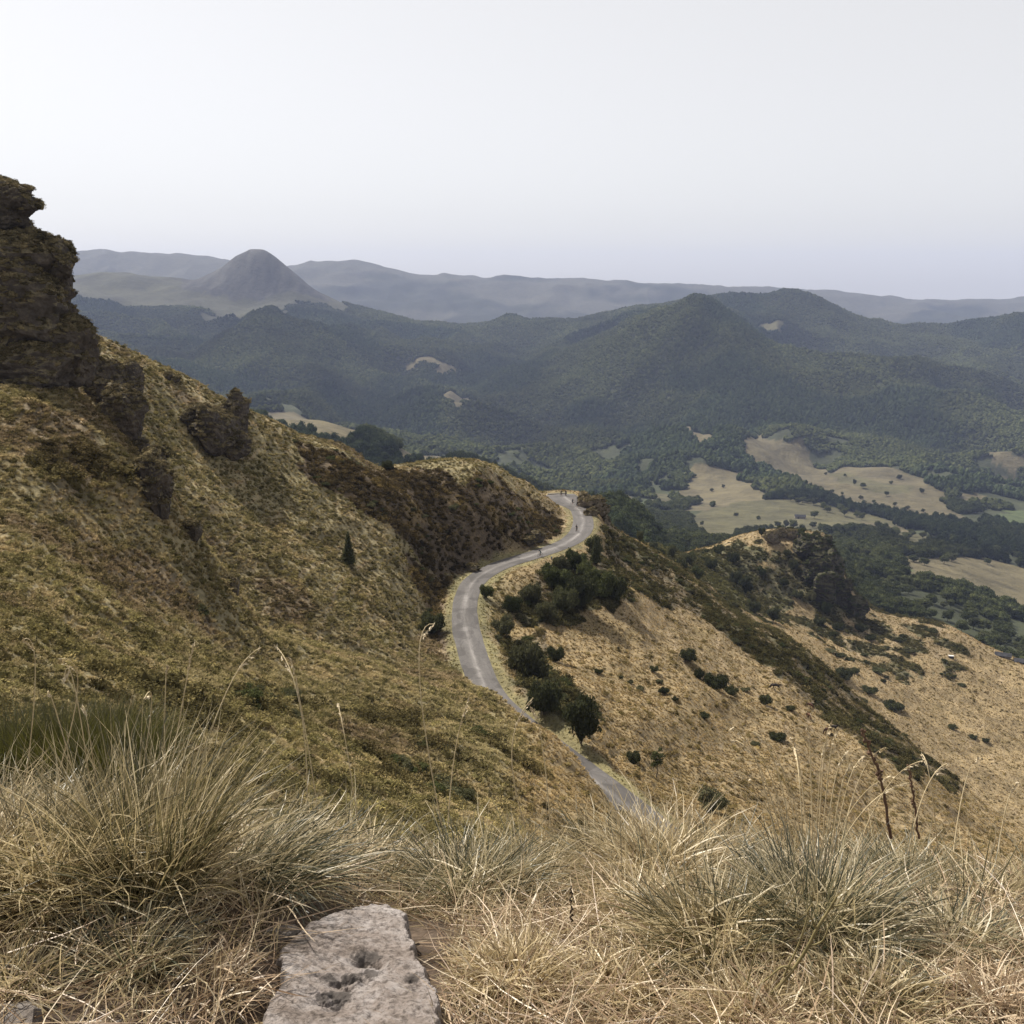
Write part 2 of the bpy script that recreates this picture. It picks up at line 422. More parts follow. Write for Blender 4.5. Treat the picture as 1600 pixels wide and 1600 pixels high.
KNOLLP = patch([(1100,858),(1150,842),(1210,829),(1290,834),(1318,880),(1360,932),(1420,960),(1500,1060),(1400,1060),(1300,1010),(1200,960),(1130,900)], 420)
GRASSHILL = np.concatenate([patch([(540,483),(490,482),(450,480),(420,486),(395,494),(355,505),(335,528),(318,505),(260,488),(180,480),(95,474),(0,468)], 3700), np.array([(-.62, 5500), (-.43, 5600), (-.2, 5600), (-.15, 5300)]) * np.array([[5500, 1], [5600, 1], [5600, 1], [5300, 1]])])

def cover(x, y):
    """land cover weights at world x, y : dict of arrays"""
    wx = x + fbm(x / 9, y / 9, 3, 51) * np.minimum(y * 0.017, 22); wy = y + fbm(x / 9, y / 9, 3, 57) * np.minimum(y * 0.028, 30)
    W = {}
    near = y < 640
    col = np.zeros(x.shape + (3,)); forest = np.zeros(x.shape); shrub = np.zeros(x.shape)
    # default near cover: olive heath on the left slope, straw on the right
    a = x / np.maximum(y, 1)
    n1 = fbm(x / 14, y / 14, 4, 61) * .5 + .5; n2 = fbm(x / 4, y / 4, 3, 67) * .5 + .5
    right = sstep(0.0, 0.06, a + fbm(x / 25, y / 25, 2, 71) * .03 + sstep(330, 200, y) * .02)
    lo = np.array((.148, .125, .072)); straw = np.array((.190, .145, .080)); brown = np.array((.125, .094, .064)); olv = np.array((.192, .165, .090))
    c_l = lo + (olv - lo) * n1[..., None]
    k = sstep(.58, .85, n2)[..., None] * .75; c_l = c_l * (1 - k) + np.array((.235, .19, .112)) * k
    k = sstep(.60, .80, fbm(x / 11, y / 11, 3, 73) * .5 + .5)[..., None] * .7; c_l = c_l * (1 - k) + brown * k
    c_r = straw * (.78 + .4 * n1[..., None]); k = sstep(.62, .85, n2)[..., None] * .45; c_r = c_r * (1 - k) + np.array((.13, .10, .045)) * k
    col = c_l * (1 - right[..., None]) + c_r * right[..., None]
    shrub = (1 - right) * .55 + right * .10
    tus = 1.0 * np.ones(x.shape)
    for P in BUSHY:
        m = inside(P, wx, wy) & near; bb = sstep(.50, .72, fbm(x[m] / 7, y[m] / 7, 3, 79) * .5 + .5)[:, None]; col[m] = (np.array((.078, .070, .040)) * (1 - bb) + np.array((.135, .108, .068)) * bb) * (.7 + .6 * n1[m][:, None]); shrub[m] = 1.0 - .35 * bb[:, 0]
    for P in HEATHER:
        m = inside(P, wx, wy) & near
        col[m] = np.array((.090, .068, .044)) * (.65 + .7 * n1[m][:, None]) + np.array((.05, .035, .01)) * sstep(.6, .9, n2[m])[:, None]; shrub[m] = .9
    for P in NEARHEATH:
        m = inside(P, wx, wy) & near; q = sstep(.38, .62, fbm(x[m] / 6, y[m] / 6, 3, 145) * .5 + .5)[:, None]
        col[m] = col[m] * (1 - .55 * q) + np.array((.078, .062, .040)) * .55 * q; shrub[m] = np.maximum(shrub[m], .55 + .4 * q[:, 0])
    for P in (SADDLE,):
        m = inside(P, wx, wy) & near; col[m] = np.array((.085, .080, .042)) * (.7 + .6 * n1[m][:, None]); shrub[m] = .95
    m = inside(KNOLLP, wx, wy) & near
    bn = sstep(.44, .56, fbm(x / 13, y / 13, 3, 77) * .5 + .5)[m]
    col[m] = col[m] * (1 - bn[:, None]) * .9 + np.array((.080, .072, .040)) * bn[:, None]; shrub[m] = np.maximum(shrub[m], bn)
    # beyond
    mid = y >= 640
    if mid.any():
        xm, ym = x[mid], y[mid]
        f = np.ones(xm.shape)
        base = np.array((.062, .070, .034)) * (.75 + .5 * (fbm(xm / 90, ym / 90, 3, 81)[:, None] * .5 + .5))
        base = base * (1 - .45 * sstep(5500, 6500, ym))[:, None]
        # far ridge: pasture on top, woods below
        k = sstep(7250, 7650, ym + fbm(xm / 450, ym / 450, 4, 83) * 800 - 150) * sstep(.25, .5, fbm(xm / 700, ym / 500, 4, 85) * .5 + .62)
        base = base * (1 - k[:, None]) + np.array((.092, .090, .062)) * k[:, None]; f = f * (1 - k)
        wxm = xm + fbm(xm / 60, ym / 60, 3, 86) * np.minimum(ym * .008, 30); wym = ym + fbm(xm / 60, ym / 60, 3, 87) * np.minimum(ym * .015, 45) + sstep(3500, 4000, ym) * fbm(xm / 300, ym / 300, 3, 95) * 230
        g = inside(GRASSHILL, wxm, wym)
        base[g] = np.array((.066, .066, .036)) * (.7 + .6 * (fbm(xm[g] / 120, ym[g] / 120, 4, 88)[:, None] * .5 + .5)); f[g] = 0
        # bare scree on the cone
        zz = base_z(xm, ym)
        g = g & (zz > -30 + 40 * fbm(xm / 150, ym / 150, 3, 89)) & (xm / ym > -0.315)
        base[g] = np.array((.062, .060, .052)) * (.35 + 1.2 * (fbm(xm[g] / 28, ym[g] / 170, 4, 90)[:, None] * .5 + .5))
        for c, P in FIELDS:
            if len(P) < 3: continue
            m = inside(P, wxm, wym)
            base[m] = np.array(c) * (.8 + .4 * (fbm(xm[m] / 35, ym[m] / 35, 4, 91)[:, None] * .5 + .5)); f[m] = 0
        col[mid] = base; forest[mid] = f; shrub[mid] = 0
    # sheep tracks and bare scree on the steep slopes
    tk = np.abs(((base_z(x, y) + 1.2 * fbm(x / 18, y / 18, 3, 131)) / 3.1) % 1 - .5)
    k = (sstep(.07, .02, tk) * sstep(.5, .7, fbm(x / 30, y / 30, 2, 133) * .5 + .5) * near)[..., None] * .6
    col = col * (1 - k) + np.array((.26, .205, .135)) * k; shrub = shrub * (1 - .8 * k[..., 0])
    # grass verge of the road
    rd, ri = road_dist(x, y)
    k = sstep(ROAD_W + 2.4, ROAD_W + .9, rd + fbm(x / 3, y / 3, 2, 135) * .7)[..., None] * .8
    col = col * (1 - k) + np.array((.130, .118, .058)) * (.7 + .6 * n2[..., None]) * k
    shrub = shrub * sstep(ROAD_W + 1.4, ROAD_W + 3.2, rd)
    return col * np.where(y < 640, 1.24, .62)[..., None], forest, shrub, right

# ------------------------------------------------------------------ terrain sheets
def sheet(name, acols, rows):
    A, D = np.meshgrid(acols, rows)
    X = A * D; Y = D
    Z = height(X, Y)
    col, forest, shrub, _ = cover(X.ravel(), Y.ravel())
    nr, nc = A.shape
    i = np.arange(nr * nc).reshape(nr, nc)
    F = np.stack([i[:-1, :-1].ravel(), i[:-1, 1:].ravel(), i[1:, 1:].ravel(), i[1:, :-1].ravel()], 1)
    V = np.stack([X.ravel(), Y.ravel(), Z.ravel()], 1)
    me = np_mesh(name, V, F, True, {"cover": ('FLOAT_COLOR', np.concatenate([col, np.ones((len(col), 1))], 1)),
                                    "wood": ('FLOAT', forest)})
    return me

def ground_material():
    m, nt, b = new_mat("hill_grass")
    c = attr(nt, "cover", out='Color')
    n = noise(nt, 1.3, 5, .62)
    n2 = noise(nt, 0.22, 4, .6)
    f = math_n(nt, 'ADD', math_n(nt, 'MULTIPLY', n, 1.1), math_n(nt, 'MULTIPLY', n2, .5))
    v = ramp(nt, f, [(.48, (.42, .42, .42)), (.8, (1, 1, 1)), (1.05, (1.45, 1.4, 1.3))])
    nt.links.new(mix(nt, 1.0, c, v, 'MULTIPLY'), b.inputs['Base Color'])
    bump(nt, b, noise(nt, 2.2, 6, .7), .9, .45)
    return m
def far_material():
    m, nt, b = new_mat("valley_ground")
    c = attr(nt, "cover", out='Color')
    n = noise(nt, .035, 6, .62)
    v = ramp(nt, n, [(.25, (.6, .6, .6)), (.5, (1, 1, 1)), (.75, (1.3, 1.28, 1.2))])
    nt.links.new(mix(nt, 1.0, c, v, 'MULTIPLY'), b.inputs['Base Color'])
    bump(nt, b, noise(nt, .06, 5, .7), .8, 9.0)
    return m
M_GROUND, M_FAR = ground_material(), far_material()
def seg(*parts):
    o = []
    for a, b_, n in parts: o.append(np.linspace(a, b_, n, endpoint=False))
    return np.concatenate(o + [[parts[-1][1]]])
NEAR_A = seg((-.86, -.54, 22), (-.54, .54, 640), (.54, .86, 22))
NEAR_D = seg((6, 40, 60), (40, 100, 130), (100, 320, 400), (320, 620, 190), (620, 1000, 60))
FAR_A = seg((-.86, -.54, 22), (-.54, .54, 520), (.54, .86, 22))
FAR_D = np.concatenate([np.exp(seg((math.log(1000), math.log(2600), 170), (math.log(2600), math.log(5200), 210), (math.log(5200), math.log(9000), 90), (math.log(9000), math.log(10400), 10)))])
near_o = link("hillside", sheet("hillside", NEAR_A, NEAR_D), mat=M_GROUND); fin(near_o, kind="structure")
far_o = link("valley_and_hills", sheet("valley_and_hills", FAR_A, FAR_D), mat=M_FAR); fin(far_o, kind="structure")

# viewshed of the camera, so that plants are only set where a viewer nearby could see them
_va = np.linspace(-.68, .68, 460); _vd = np.exp(np.linspace(math.log(8), math.log(12000), 1500))
_A, _D = np.meshgrid(_va, _vd)
_Z = height(_A * _D, _D); _t = _Z / _D
_run = np.maximum.accumulate(_t, axis=0)
VIS = (_t >= _run - np.maximum(.012, 1.6 / _D))
def visible(x, y):
    ia = np.clip(((x / y + .68) / 1.36 * 459).round().astype(int), 0, 459)
    il = np.clip(((np.log(y) - math.log(8)) / (math.log(12000) - math.log(8)) * 1499).round().astype(int), 0, 1499)
    return VIS[il, ia] & (np.abs(x / y) < .68)
def hz(x, y): return float(height(np.array([x]), np.array([y]))[0])

# ------------------------------------------------------------------ the road
def road_mesh():
    tx = np.gradient(RX); ty = np.gradient(RY); L = np.hypot(tx, ty); nx, ny = -ty / L, tx / L
    s = np.arange(len(RX))
    us = np.array([-1, -.85, -.4, 0, .4, .85, 1.0])
    wid = ROAD_W + .35 * sstep(100, 130, s) * sstep(190, 160, s)
    jl = fbm(s / 7.0, s * 0 + 3, 3, 5) * .10; jr = fbm(s / 7.0, s * 0 + 9, 3, 8) * .10
    # gravelled pull-in at the far end, on the left of the road
    endw = sstep(len(RX) - 24, len(RX) - 4, s) * 4.0
    V, U = [], []
    for u in us:
        w = u * (wid + (jl if u < 0 else jr) * abs(u) + (endw if u > 0 else endw * .4) * abs(u))
        V.append(np.stack([RX + nx * w, RY + ny * w, np.full(len(RX), RZ0) + .05 * (1 - u * u)], 1)); U.append(np.stack([np.full(len(RX), u), s * 1.0, s * 0], 1))
    V = np.stack(V, 1).reshape(-1, 3); U = np.stack(U, 1).reshape(-1, 3)
    n, k = len(RX), len(us)
    i = np.arange(n * k).reshape(n, k)
    F = np.stack([i[:-1, :-1].ravel(), i[:-1, 1:].ravel(), i[1:, 1:].ravel(), i[1:, :-1].ravel()], 1)
    me = np_mesh("road", V, F[:, ::-1], True, {"lane": ('FLOAT_VECTOR', U)})
    return me
def road_material():
    m, nt, b = new_mat("worn_asphalt")
    lane = N(nt, "ShaderNodeAttribute", attribute_name="lane"); sx = N(nt, "ShaderNodeSeparateXYZ"); nt.links.new(lane.outputs['Vector'], sx.inputs[0])
    st = N(nt, "ShaderNodeCombineXYZ"); nt.links.new(math_n(nt, 'MULTIPLY', sx.outputs[0], 2.4), st.inputs[0]); nt.links.new(math_n(nt, 'MULTIPLY', sx.outputs[1], .16), st.inputs[1])
    n = noise(nt, 1.0, 5, .6, st.outputs[0], .4)
    st2 = N(nt, "ShaderNodeCombineXYZ"); nt.links.new(math_n(nt, 'MULTIPLY', sx.outputs[0], 1.3), st2.inputs[0]); nt.links.new(math_n(nt, 'MULTIPLY', sx.outputs[1], .05), st2.inputs[1])
    nb = noise(nt, 1.0, 3, .5, st2.outputs[0], .3)
    # two pale worn wheel tracks and bitumen patches
    au = math_n(nt, 'ABSOLUTE', sx.outputs[0])
    tr = math_n(nt, 'SUBTRACT', 1.0, math_n(nt, 'MULTIPLY', math_n(nt, 'ABSOLUTE', math_n(nt, 'SUBTRACT', math_n(nt, 'ADD', sx.outputs[0], math_n(nt, 'MULTIPLY', nb, .25)), .14)), 4.2))
    tr = math_n(nt, 'MAXIMUM', tr, -.6)
    f = math_n(nt, 'ADD', math_n(nt, 'MULTIPLY', n, .75), math_n(nt, 'ADD', math_n(nt, 'MULTIPLY', tr, .20), math_n(nt, 'MULTIPLY', nb, .3)))
    c = ramp(nt, f, [(.36, (.075, .068, .064)), (.56, (.105, .096, .090)), (.70, (.150, .139, .131)), (.84, (.21, .197, .188))])
    fine = noise(nt, 18, 3, .6)
    c2 = mix(nt, .35, c, ramp(nt, fine, [(.3, (.6, .6, .6)), (.7, (1.4, 1.4, 1.4))]), 'MULTIPLY')
    vo = N(nt, "ShaderNodeTexVoronoi", feature='DISTANCE_TO_EDGE'); vo.inputs['Scale'].default_value = .55
    gp = N(nt, "ShaderNodeNewGeometry"); nt.links.new(gp.outputs['Position'], vo.inputs['Vector'])
    cr = ramp(nt, vo.outputs['Distance'], [(.0, (.45, .45, .45)), (.035, (1, 1, 1))])
    c2 = mix(nt, .6, c2, cr, 'MULTIPLY')
    pt = ramp(nt, noise(nt, .17, 2, .4), [(.56, (1, 1, 1)), (.575, (.62, .61, .60))])
    c2 = mix(nt, .8, c2, pt, 'MULTIPLY')
    # edge dust
    e = ramp(nt, math_n(nt, 'ADD', au, math_n(nt, 'MULTIPLY', n, .18)), [(1.0, (0, 0, 0)), (1.12, (1, 1, 1))])
    c3 = mix(nt, e, c2, (.10, .085, .05))
    nt.links.new(c3, b.inputs['Base Color']); b.inputs['Roughness'].default_value = .75; b.inputs['Specular IOR Level'].default_value = .35
    bump(nt, b, fine, .3, .01)
    return m
road = link("road", road_mesh(), mat=road_material()); fin(road, kind="structure")
# ------------------------------------------------------------------ foliage materials
def leaf_mat(name, stops, trans=.25, tint=None, rough=.8, rnd=.5):
    """leaf colour varied per plant (object random), per leaf and by noise"""
    m = bpy.data.materials.new(name); m.use_nodes = True
    nt = m.node_tree; nt.nodes.clear()
    out = nt.nodes.new("ShaderNodeOutputMaterial")
    oi = N(nt, "ShaderNodeObjectInfo")
    lr = attr(nt, "leaf")
    f = math_n(nt, 'ADD', math_n(nt, 'MULTIPLY', oi.outputs['Random'], rnd), math_n(nt, 'MULTIPLY', lr, 1 - rnd))
    c = ramp(nt, f, stops)
    if tint:
        c = mix(nt, 1.0, attr(nt, tint, 'INSTANCER', 'Color'), c, 'MULTIPLY')
    d = N(nt, "ShaderNodeBsdfDiffuse"); t = N(nt, "ShaderNodeBsdfTranslucent"); mx = N(nt, "ShaderNodeMixShader")
    nt.links.new(c, d.inputs['Color']); nt.links.new(c, t.inputs['Color']); mx.inputs[0].default_value = trans
    nt.links.new(d.outputs[0], mx.inputs[1]); nt.links.new(t.outputs[0], mx.inputs[2]); nt.links.new(mx.outputs[0], out.inputs['Surface'])
    return m
M_LEAF = leaf_mat("broad_leaf", [(0, (.030, .036, .015)), (.5, (.060, .068, .028)), (1, (.11, .115, .050))], .3)
M_LEAFDARK = leaf_mat("dark_leaf", [(0, (.022, .026, .012)), (.5, (.054, .058, .028)), (1, (.11, .112, .055))], .3)
M_LEAFGREY = leaf_mat("olive_leaf", [(0, (.045, .046, .024)), (.5, (.085, .084, .044)), (1, (.15, .142, .080))], .3)
M_FOREST = leaf_mat("woodland", [(0, (.020, .026, .013)), (.45, (.042, .050, .023)), (.8, (.066, .073, .033)), (1, (.095, .098, .046))], 0.2, tint='tint', rnd=.45)
M_HEATH = leaf_mat("heath_leaf", [(0, (.40, .42, .40)), (.5, (.85, .88, .80)), (1, (1.7, 1.65, 1.45))], .2, tint="tint", rnd=.45)
M_TUSS = leaf_mat("tussock_blade", [(0, (.55, .52, .48)), (.5, (1.0, .98, .92)), (1, (1.75, 1.65, 1.45))], .3, tint="tint", rnd=.4)
def bark_material():
    m, nt, b = new_mat("bark"); nt.links.new(ramp(nt, noise(nt, 6, 5), [(.3, (.05, .04, .03)), (.7, (.12, .10, .08))]), b.inputs['Base Color']); return m
M_BARK = bark_material()

# ------------------------------------------------------------------ plant shapes
def ico(sub):
    bm = bmesh.new(); bmesh.ops.create_icosphere(bm, subdivisions=sub, radius=1)
    V = np.array([v.co[:] for v in bm.verts]); F = np.array([[v.index for v in f.verts] for f in bm.faces]); bm.free()
    return V, F
ICO2, ICO1 = ico(2), ico(1)
def n3(V, s, seed):
    return fbm(V[:, 0] * s + 5.1, V[:, 1] * s + V[:, 2] * s * 1.7, 3, seed)
def lumpy(c, r, seed, amp=.3, base=ICO2, freq=1.6):
    V, F = base
    k = 1 + amp * n3(V, freq, seed)
    return V * k[:, None] * np.array(r) + np.array(c), F
def leaves_on(c, r, n, size, g, low=-.35, outward=.6):
    """n leaf quads on and in the shell of an ellipsoid"""
    d = g.normal(size=(n * 2, 3)); d /= np.linalg.norm(d, axis=1)[:, None]; d = d[d[:, 2] > low][:n]; n = len(d)
    k = 1 + .22 * n3(d, 2.1, int(g.integers(1e4)))
    p = np.array(c) + d * np.array(r) * (g.uniform(.72, 1.0, n) * k + np.maximum(g.normal(0, .10, n), 0) * 1.4)[:, None]
    nrm = d * outward + g.normal(size=(n, 3)) * .6; nrm /= np.linalg.norm(nrm, axis=1)[:, None]
    u = np.cross(nrm, g.normal(size=(n, 3))); u /= np.linalg.norm(u, axis=1)[:, None]; w = np.cross(nrm, u)
    s = size * g.uniform(.6, 1.4, n)[:, None]
    q = np.stack([p - u * s, p - w * s * .6, p + u * s, p + w * s * .6], 1).reshape(-1, 3)
    f = np.arange(n * 4).reshape(n, 4)
    return q, f
def join_tq(name, quads, tris, seed, smooth=False):
    """join quad pieces and tri pieces as triangles with a per-piece 'leaf' attribute"""
    Vs, Fs, A = [], [], []; off = 0; g = np.random.default_rng(seed)
    for V, F in quads:
        Vs.append(V); Fs.append(np.concatenate([F[:, [0, 1, 2]], F[:, [0, 2, 3]]]) + off)
        A.append(np.repeat(g.random(len(F)), 4)); off += len(V)
    for V, F in tris:
        Vs.append(V); Fs.append(F + off); A.append(np.clip(.35 + .5 * n3(V - V.mean(0), 1.3 / max(np.ptp(V[:, 0]), .1) * 4, seed + 3), 0, 1)); off += len(V)
    return np_mesh(name, np.concatenate(Vs), np.concatenate(Fs), smooth, {"leaf": ('FLOAT', np.concatenate(A))})
def crown_mesh(name, blobs, n, size, seed, core=.80, mat=None):
    g = np.random.default_rng(seed); Q, T = [], []
    for c, r in blobs:
        wgt = r[0] * r[2]
        Q.append(leaves_on(c, r, int(n * wgt / sum(b[1][0] * b[1][2] for b in blobs)), size, g))
        T.append(lumpy(c, np.array(r) * core, int(g.integers(1e4)), .25, ICO1))
    me = join_tq(name, Q, T, seed); me.materials.append(mat); return me
def trunk_mesh(name, h, r0, r1, seed, limbs=3, lh=.55):
    g = np.random.default_rng(seed); V, F = [], []; off = 0
    def tube(p0, p1, a, b_, seg=5, k=7, wob=.06):
        nonlocal off
        p0, p1 = np.array(p0, float), np.array(p1, float); ax = p1 - p0; Ln = np.linalg.norm(ax); ax /= Ln
        u = np.cross(ax, [.3, .9, .1]); u /= np.linalg.norm(u); w = np.cross(ax, u)
        for i in range(seg + 1):
            t = i / seg; c = p0 + (p1 - p0) * t + (g.normal(size=3) * wob * Ln * .3 if 0 < i < seg else 0); r = a + (b_ - a) * t
            ang = np.arange(k) * 2 * math.pi / k
            V.append(c + (np.cos(ang)[:, None] * u + np.sin(ang)[:, None] * w) * r)
        for i in range(seg):
            for j in range(k): F.append((off + i * k + j, off + i * k + (j + 1) % k, off + (i + 1) * k + (j + 1) % k, off + (i + 1) * k + j))
        off += (seg + 1) * k
    tube((0, 0, -.3), (0, 0, h), r0, r1)
    for i in range(limbs):
        an = 2 * math.pi * (i + g.random() * .6) / limbs; z0 = h * (lh + .3 * g.random()); ln = h * .45
        tube((0, 0, z0), (math.cos(an) * ln * .7, math.sin(an) * ln * .7, z0 + ln * .7), r1 * 1.1, r1 * .35, 3, 5)
    me = np_mesh(name, np.concatenate(V), np.array(F), True); me.materials.append(M_BARK); return me
def rblobs(g, n, R_, H, z0, rr):
    out = [((0, 0, z0 + H * .5), (R_ * .75, R_ * .75, H * .5))]
    for i in range(n):
        an = 2 * math.pi * i / n + g.random(); q = R_ * g.uniform(.35, .75); r = rr * g.uniform(.7, 1.2)
        out.append(((math.cos(an) * q, math.sin(an) * q, z0 + H * g.uniform(.3, .85)), (r, r, r * .85)))
    return out
# unit trees: about 10 m tall; unit shrubs: about 1 m radius
_g = np.random.default_rng(3)
TREES = []
for k in range(4):
    bl = rblobs(_g, 8, 4.3, 7.2 if k < 3 else 9.0, 1.3, 2.3)
    TREES.append((trunk_mesh("trunk", 5.0, .28, .13, 40 + k), crown_mesh("crown", bl, 1100, .42, 50 + k, mat=M_LEAF if k != 2 else M_LEAFDARK)))
SHRUBS = []
for k in range(5):
    bl = rblobs(_g, 12, 1.05, (1.15, .85, 1.5, .6, 1.05)[k], .02, .38)
    bl[0] = ((0, 0, bl[0][0][2] * .8), (.55, .6, bl[0][1][2] * .8))
    SHRUBS.append((trunk_mesh("stem", .55, .05, .03, 60 + k, 4, .2), crown_mesh("crown", bl, 3000, .058, 70 + k, .74, (M_LEAF, M_LEAFDARK, M_LEAFDARK, M_LEAFDARK, M_LEAFGREY)[k])))
def conifer():
    bl = [((0, 0, .35 + i * .33), (.55 * (1 - i / 7.5), .55 * (1 - i / 7.5), .34)) for i in range(7)]
    return trunk_mesh("trunk", 1.8, .06, .02, 91, 0), crown_mesh("crown", bl, 2200, .06, 92, .8, M_LEAFDARK)
CONIFER = conifer()
def sapling():
    g = np.random.default_rng(5)
    bl = [((g.normal() * .18, g.normal() * .18, 1.1 + i * .21), (.42 * (1 - abs(i - 2.5) / 6), .42 * (1 - abs(i - 2.5) / 6), .25)) for i in range(7)]
    return trunk_mesh("trunk", 2.0, .05, .02, 93, 5, .5), crown_mesh("crown", bl, 1100, .06, 94, .45, M_LEAF)
SAPLING = sapling()

def plant(name, proto, loc, size, label, cat, group=None, rz=None, sq=(1, 1, 1), parts=("trunk", "crown")):
    e = link(name, None, loc=loc, rot=(0, 0, random.uniform(0, 6.28) if rz is None else rz), scale=(size * sq[0], size * sq[1], size * sq[2]))
    fin(e, label, cat, group)
    e.empty_display_size = .2
    for nm, me in zip(parts, proto):
        link(nm, me, parent=e)
    return e

# ------------------------------------------------------------------ instanced cover (uncountable): points carrying scale, turn and tint
def scatter(name, pts, scl, rot, tint, protos, mat=None, label=None):
    n = len(protos); which = rng.integers(0, n, len(pts))
    for k, pm in enumerate(protos):
        m = which == k
        if not m.any(): continue
        me = bpy.data.meshes.new(name)
        P = pts[m].astype(np.float32); me.vertices.add(len(P)); me.vertices.foreach_set("co", P.ravel())
        for an, kind, arr in (("scl", 'FLOAT_VECTOR', scl[m]), ("rot", 'FLOAT_VECTOR', rot[m]), ("tint", 'FLOAT_COLOR', np.concatenate([tint[m], np.ones((m.sum(), 1))], 1))):
            a_ = me.attributes.new(an, kind, 'POINT'); a_.data.foreach_set("color" if kind == 'FLOAT_COLOR' else "vector", arr.astype(np.float32).ravel())
        o = link(name, me); fin(o, label, None, None, "stuff")
        po = bpy.data.objects.new(name + "_piece", pm)
        ng = bpy.data.node_groups.new(name, 'GeometryNodeTree')
        ng.interface.new_socket("Geometry", in_out='INPUT', socket_type='NodeSocketGeometry'); ng.interface.new_socket("Geometry", in_out='OUTPUT', socket_type='NodeSocketGeometry')
        gi = ng.nodes.new("NodeGroupInput"); go = ng.nodes.new("NodeGroupOutput")
        ip = ng.nodes.new("GeometryNodeInstanceOnPoints"); ob = ng.nodes.new("GeometryNodeObjectInfo"); ob.inputs['Object'].default_value = po
        def na(nm, t):
            x = ng.nodes.new("GeometryNodeInputNamedAttribute"); x.data_type = t; x.inputs['Name'].default_value = nm; return [s for s in x.outputs if s.enabled and s.name == 'Attribute'][0]
        ng.links.new(gi.outputs[0], ip.inputs['Points']); ng.links.new(ob.outputs['Geometry'], ip.inputs['Instance'])
        ng.links.new(na("scl", 'FLOAT_VECTOR'), ip.inputs['Scale']); ng.links.new(na("rot", 'FLOAT_VECTOR'), ip.inputs['Rotation'])
        ng.links.new(ip.outputs[0], go.inputs[0])
        md = o.modifiers.new("scatter", 'NODES'); md.node_group = ng
def heath_piece(seed, h=.55):
    g = np.random.default_rng(seed)
    Q = [leaves_on((g.normal() * .25, g.normal() * .25, 0.05), (.5, .5, h * g.uniform(.7, 1.1)), 55, .095, g, -.05, .35) for _ in range(3)]
    T = [lumpy((0, 0, 0), (.5, .5, h * .8), seed, .35, ICO1)]
    me = join_tq("heath", Q, T, seed); me.materials.append(M_HEATH); return me
def tussock_piece(seed, n=46):
    g = np.random.default_rng(seed); an = g.uniform(0, 6.28, n); r0 = g.uniform(0, .12, n); ln = g.uniform(.22, .5, n); lean = g.uniform(.1, .95, n)
    o = np.stack([np.cos(an) * r0, np.sin(an) * r0, np.zeros(n)], 1)
    tip = o + np.stack([np.cos(an) * ln * np.sin(lean), np.sin(an) * ln * np.sin(lean), ln * np.cos(lean)], 1)
    w = np.stack([-np.sin(an), np.cos(an), np.zeros(n)], 1) * .028
    mid = o * .45 + tip * .55 + np.array([0, 0, .07])
    V = np.stack([o - w, o + w, mid + w * .8, mid - w * .8, tip, tip], 1)
    q = np.stack([o - w, o + w, mid + w * .8, mid - w * .8], 1).reshape(-1, 3); q2 = np.stack([mid - w * .8, mid + w * .8, tip + w * .05, tip - w * .05], 1).reshape(-1, 3)
    f = np.arange(n * 4).reshape(n, 4)
    me = join_tq("tussock", [(q, f), (q2, f)], [], seed); me.materials.append(M_TUSS); return me
def leafy_piece(seed, tall=1.0):
    g = np.random.default_rng(seed)
    bl = [((0, 0, .5 * tall), (.42, .42, .48 * tall))] + [((g.normal() * .2, g.normal() * .2, tall * g.uniform(.35, .85)), (.27, .27, .22 * tall)) for _ in range(6)]
    me = crown_mesh("wood", bl, 900, .05, seed, .86, M_FOREST); return me
def wood_piece(seed, tall=1.0):
    g = np.random.default_rng(seed)
    T = [lumpy((0, 0, .52 * tall), (.5, .5, .52 * tall), seed, .30, ICO2, 2.2)]
    for _ in range(3): T.append(lumpy((g.normal() * .25, g.normal() * .25, tall * g.uniform(.4, .85)), (.28, .28, .25 * tall), int(g.integers(1e4)), .3, ICO1))
    me = join_tq("wood", [], T, seed); me.materials.append(M_FOREST); return me

def sample(n, y0, y1, pw):
    """random ground points, density falling with distance as y**-pw per area, inside the viewer's sector"""
    e = 2 - pw
    y = (y0 ** e + (y1 ** e - y0 ** e) * rng.random(n)) ** (1 / e) if abs(e) > 1e-6 else y0 * (y1 / y0) ** rng.random(n)
    a = rng.uniform(-.66, .66, n); x = a * y
    m = visible(x, y); return x[m], y[m]

# low heath and bilberry on the slopes
x, y = sample(390000, 22, 640, 1.25)
col, forest, shrub, right = cover(x, y)
m = rng.random(len(x)) < shrub * (.9 - .42 * sstep(170, 60, y)) * (.45 + .9 * sstep(.35, .65, fbm(x / 5, y / 5, 3, 141) * .5 + .5)); x, y, col, shrub = x[m], y[m], col[m], shrub[m]
z = height(x, y)
s = rng.uniform(.45, 1.35, len(x)) * (.70 + .15 * sstep(25, 160, y)) * (1 + .35 * sstep(300, 500, y)) * (.75 + .5 * sstep(.7, 1, shrub))
tint = col * rng.uniform(.42, 1.1, len(x))[:, None] * np.array((.98, .96, .80))
print("heath", len(x))
scatter("heath_cover", np.stack([x, y, z - .05], 1), np.stack([s * rng.uniform(.8, 1.4, len(x)), s * rng.uniform(.8, 1.4, len(x)), s * rng.uniform(.5, 1.1, len(x))], 1),
        np.stack([rng.normal(0, .15, len(x)), rng.normal(0, .15, len(x)), rng.uniform(0, 6.28, len(x))], 1), tint, [heath_piece(1), heath_piece(2), heath_piece(3, .75)])
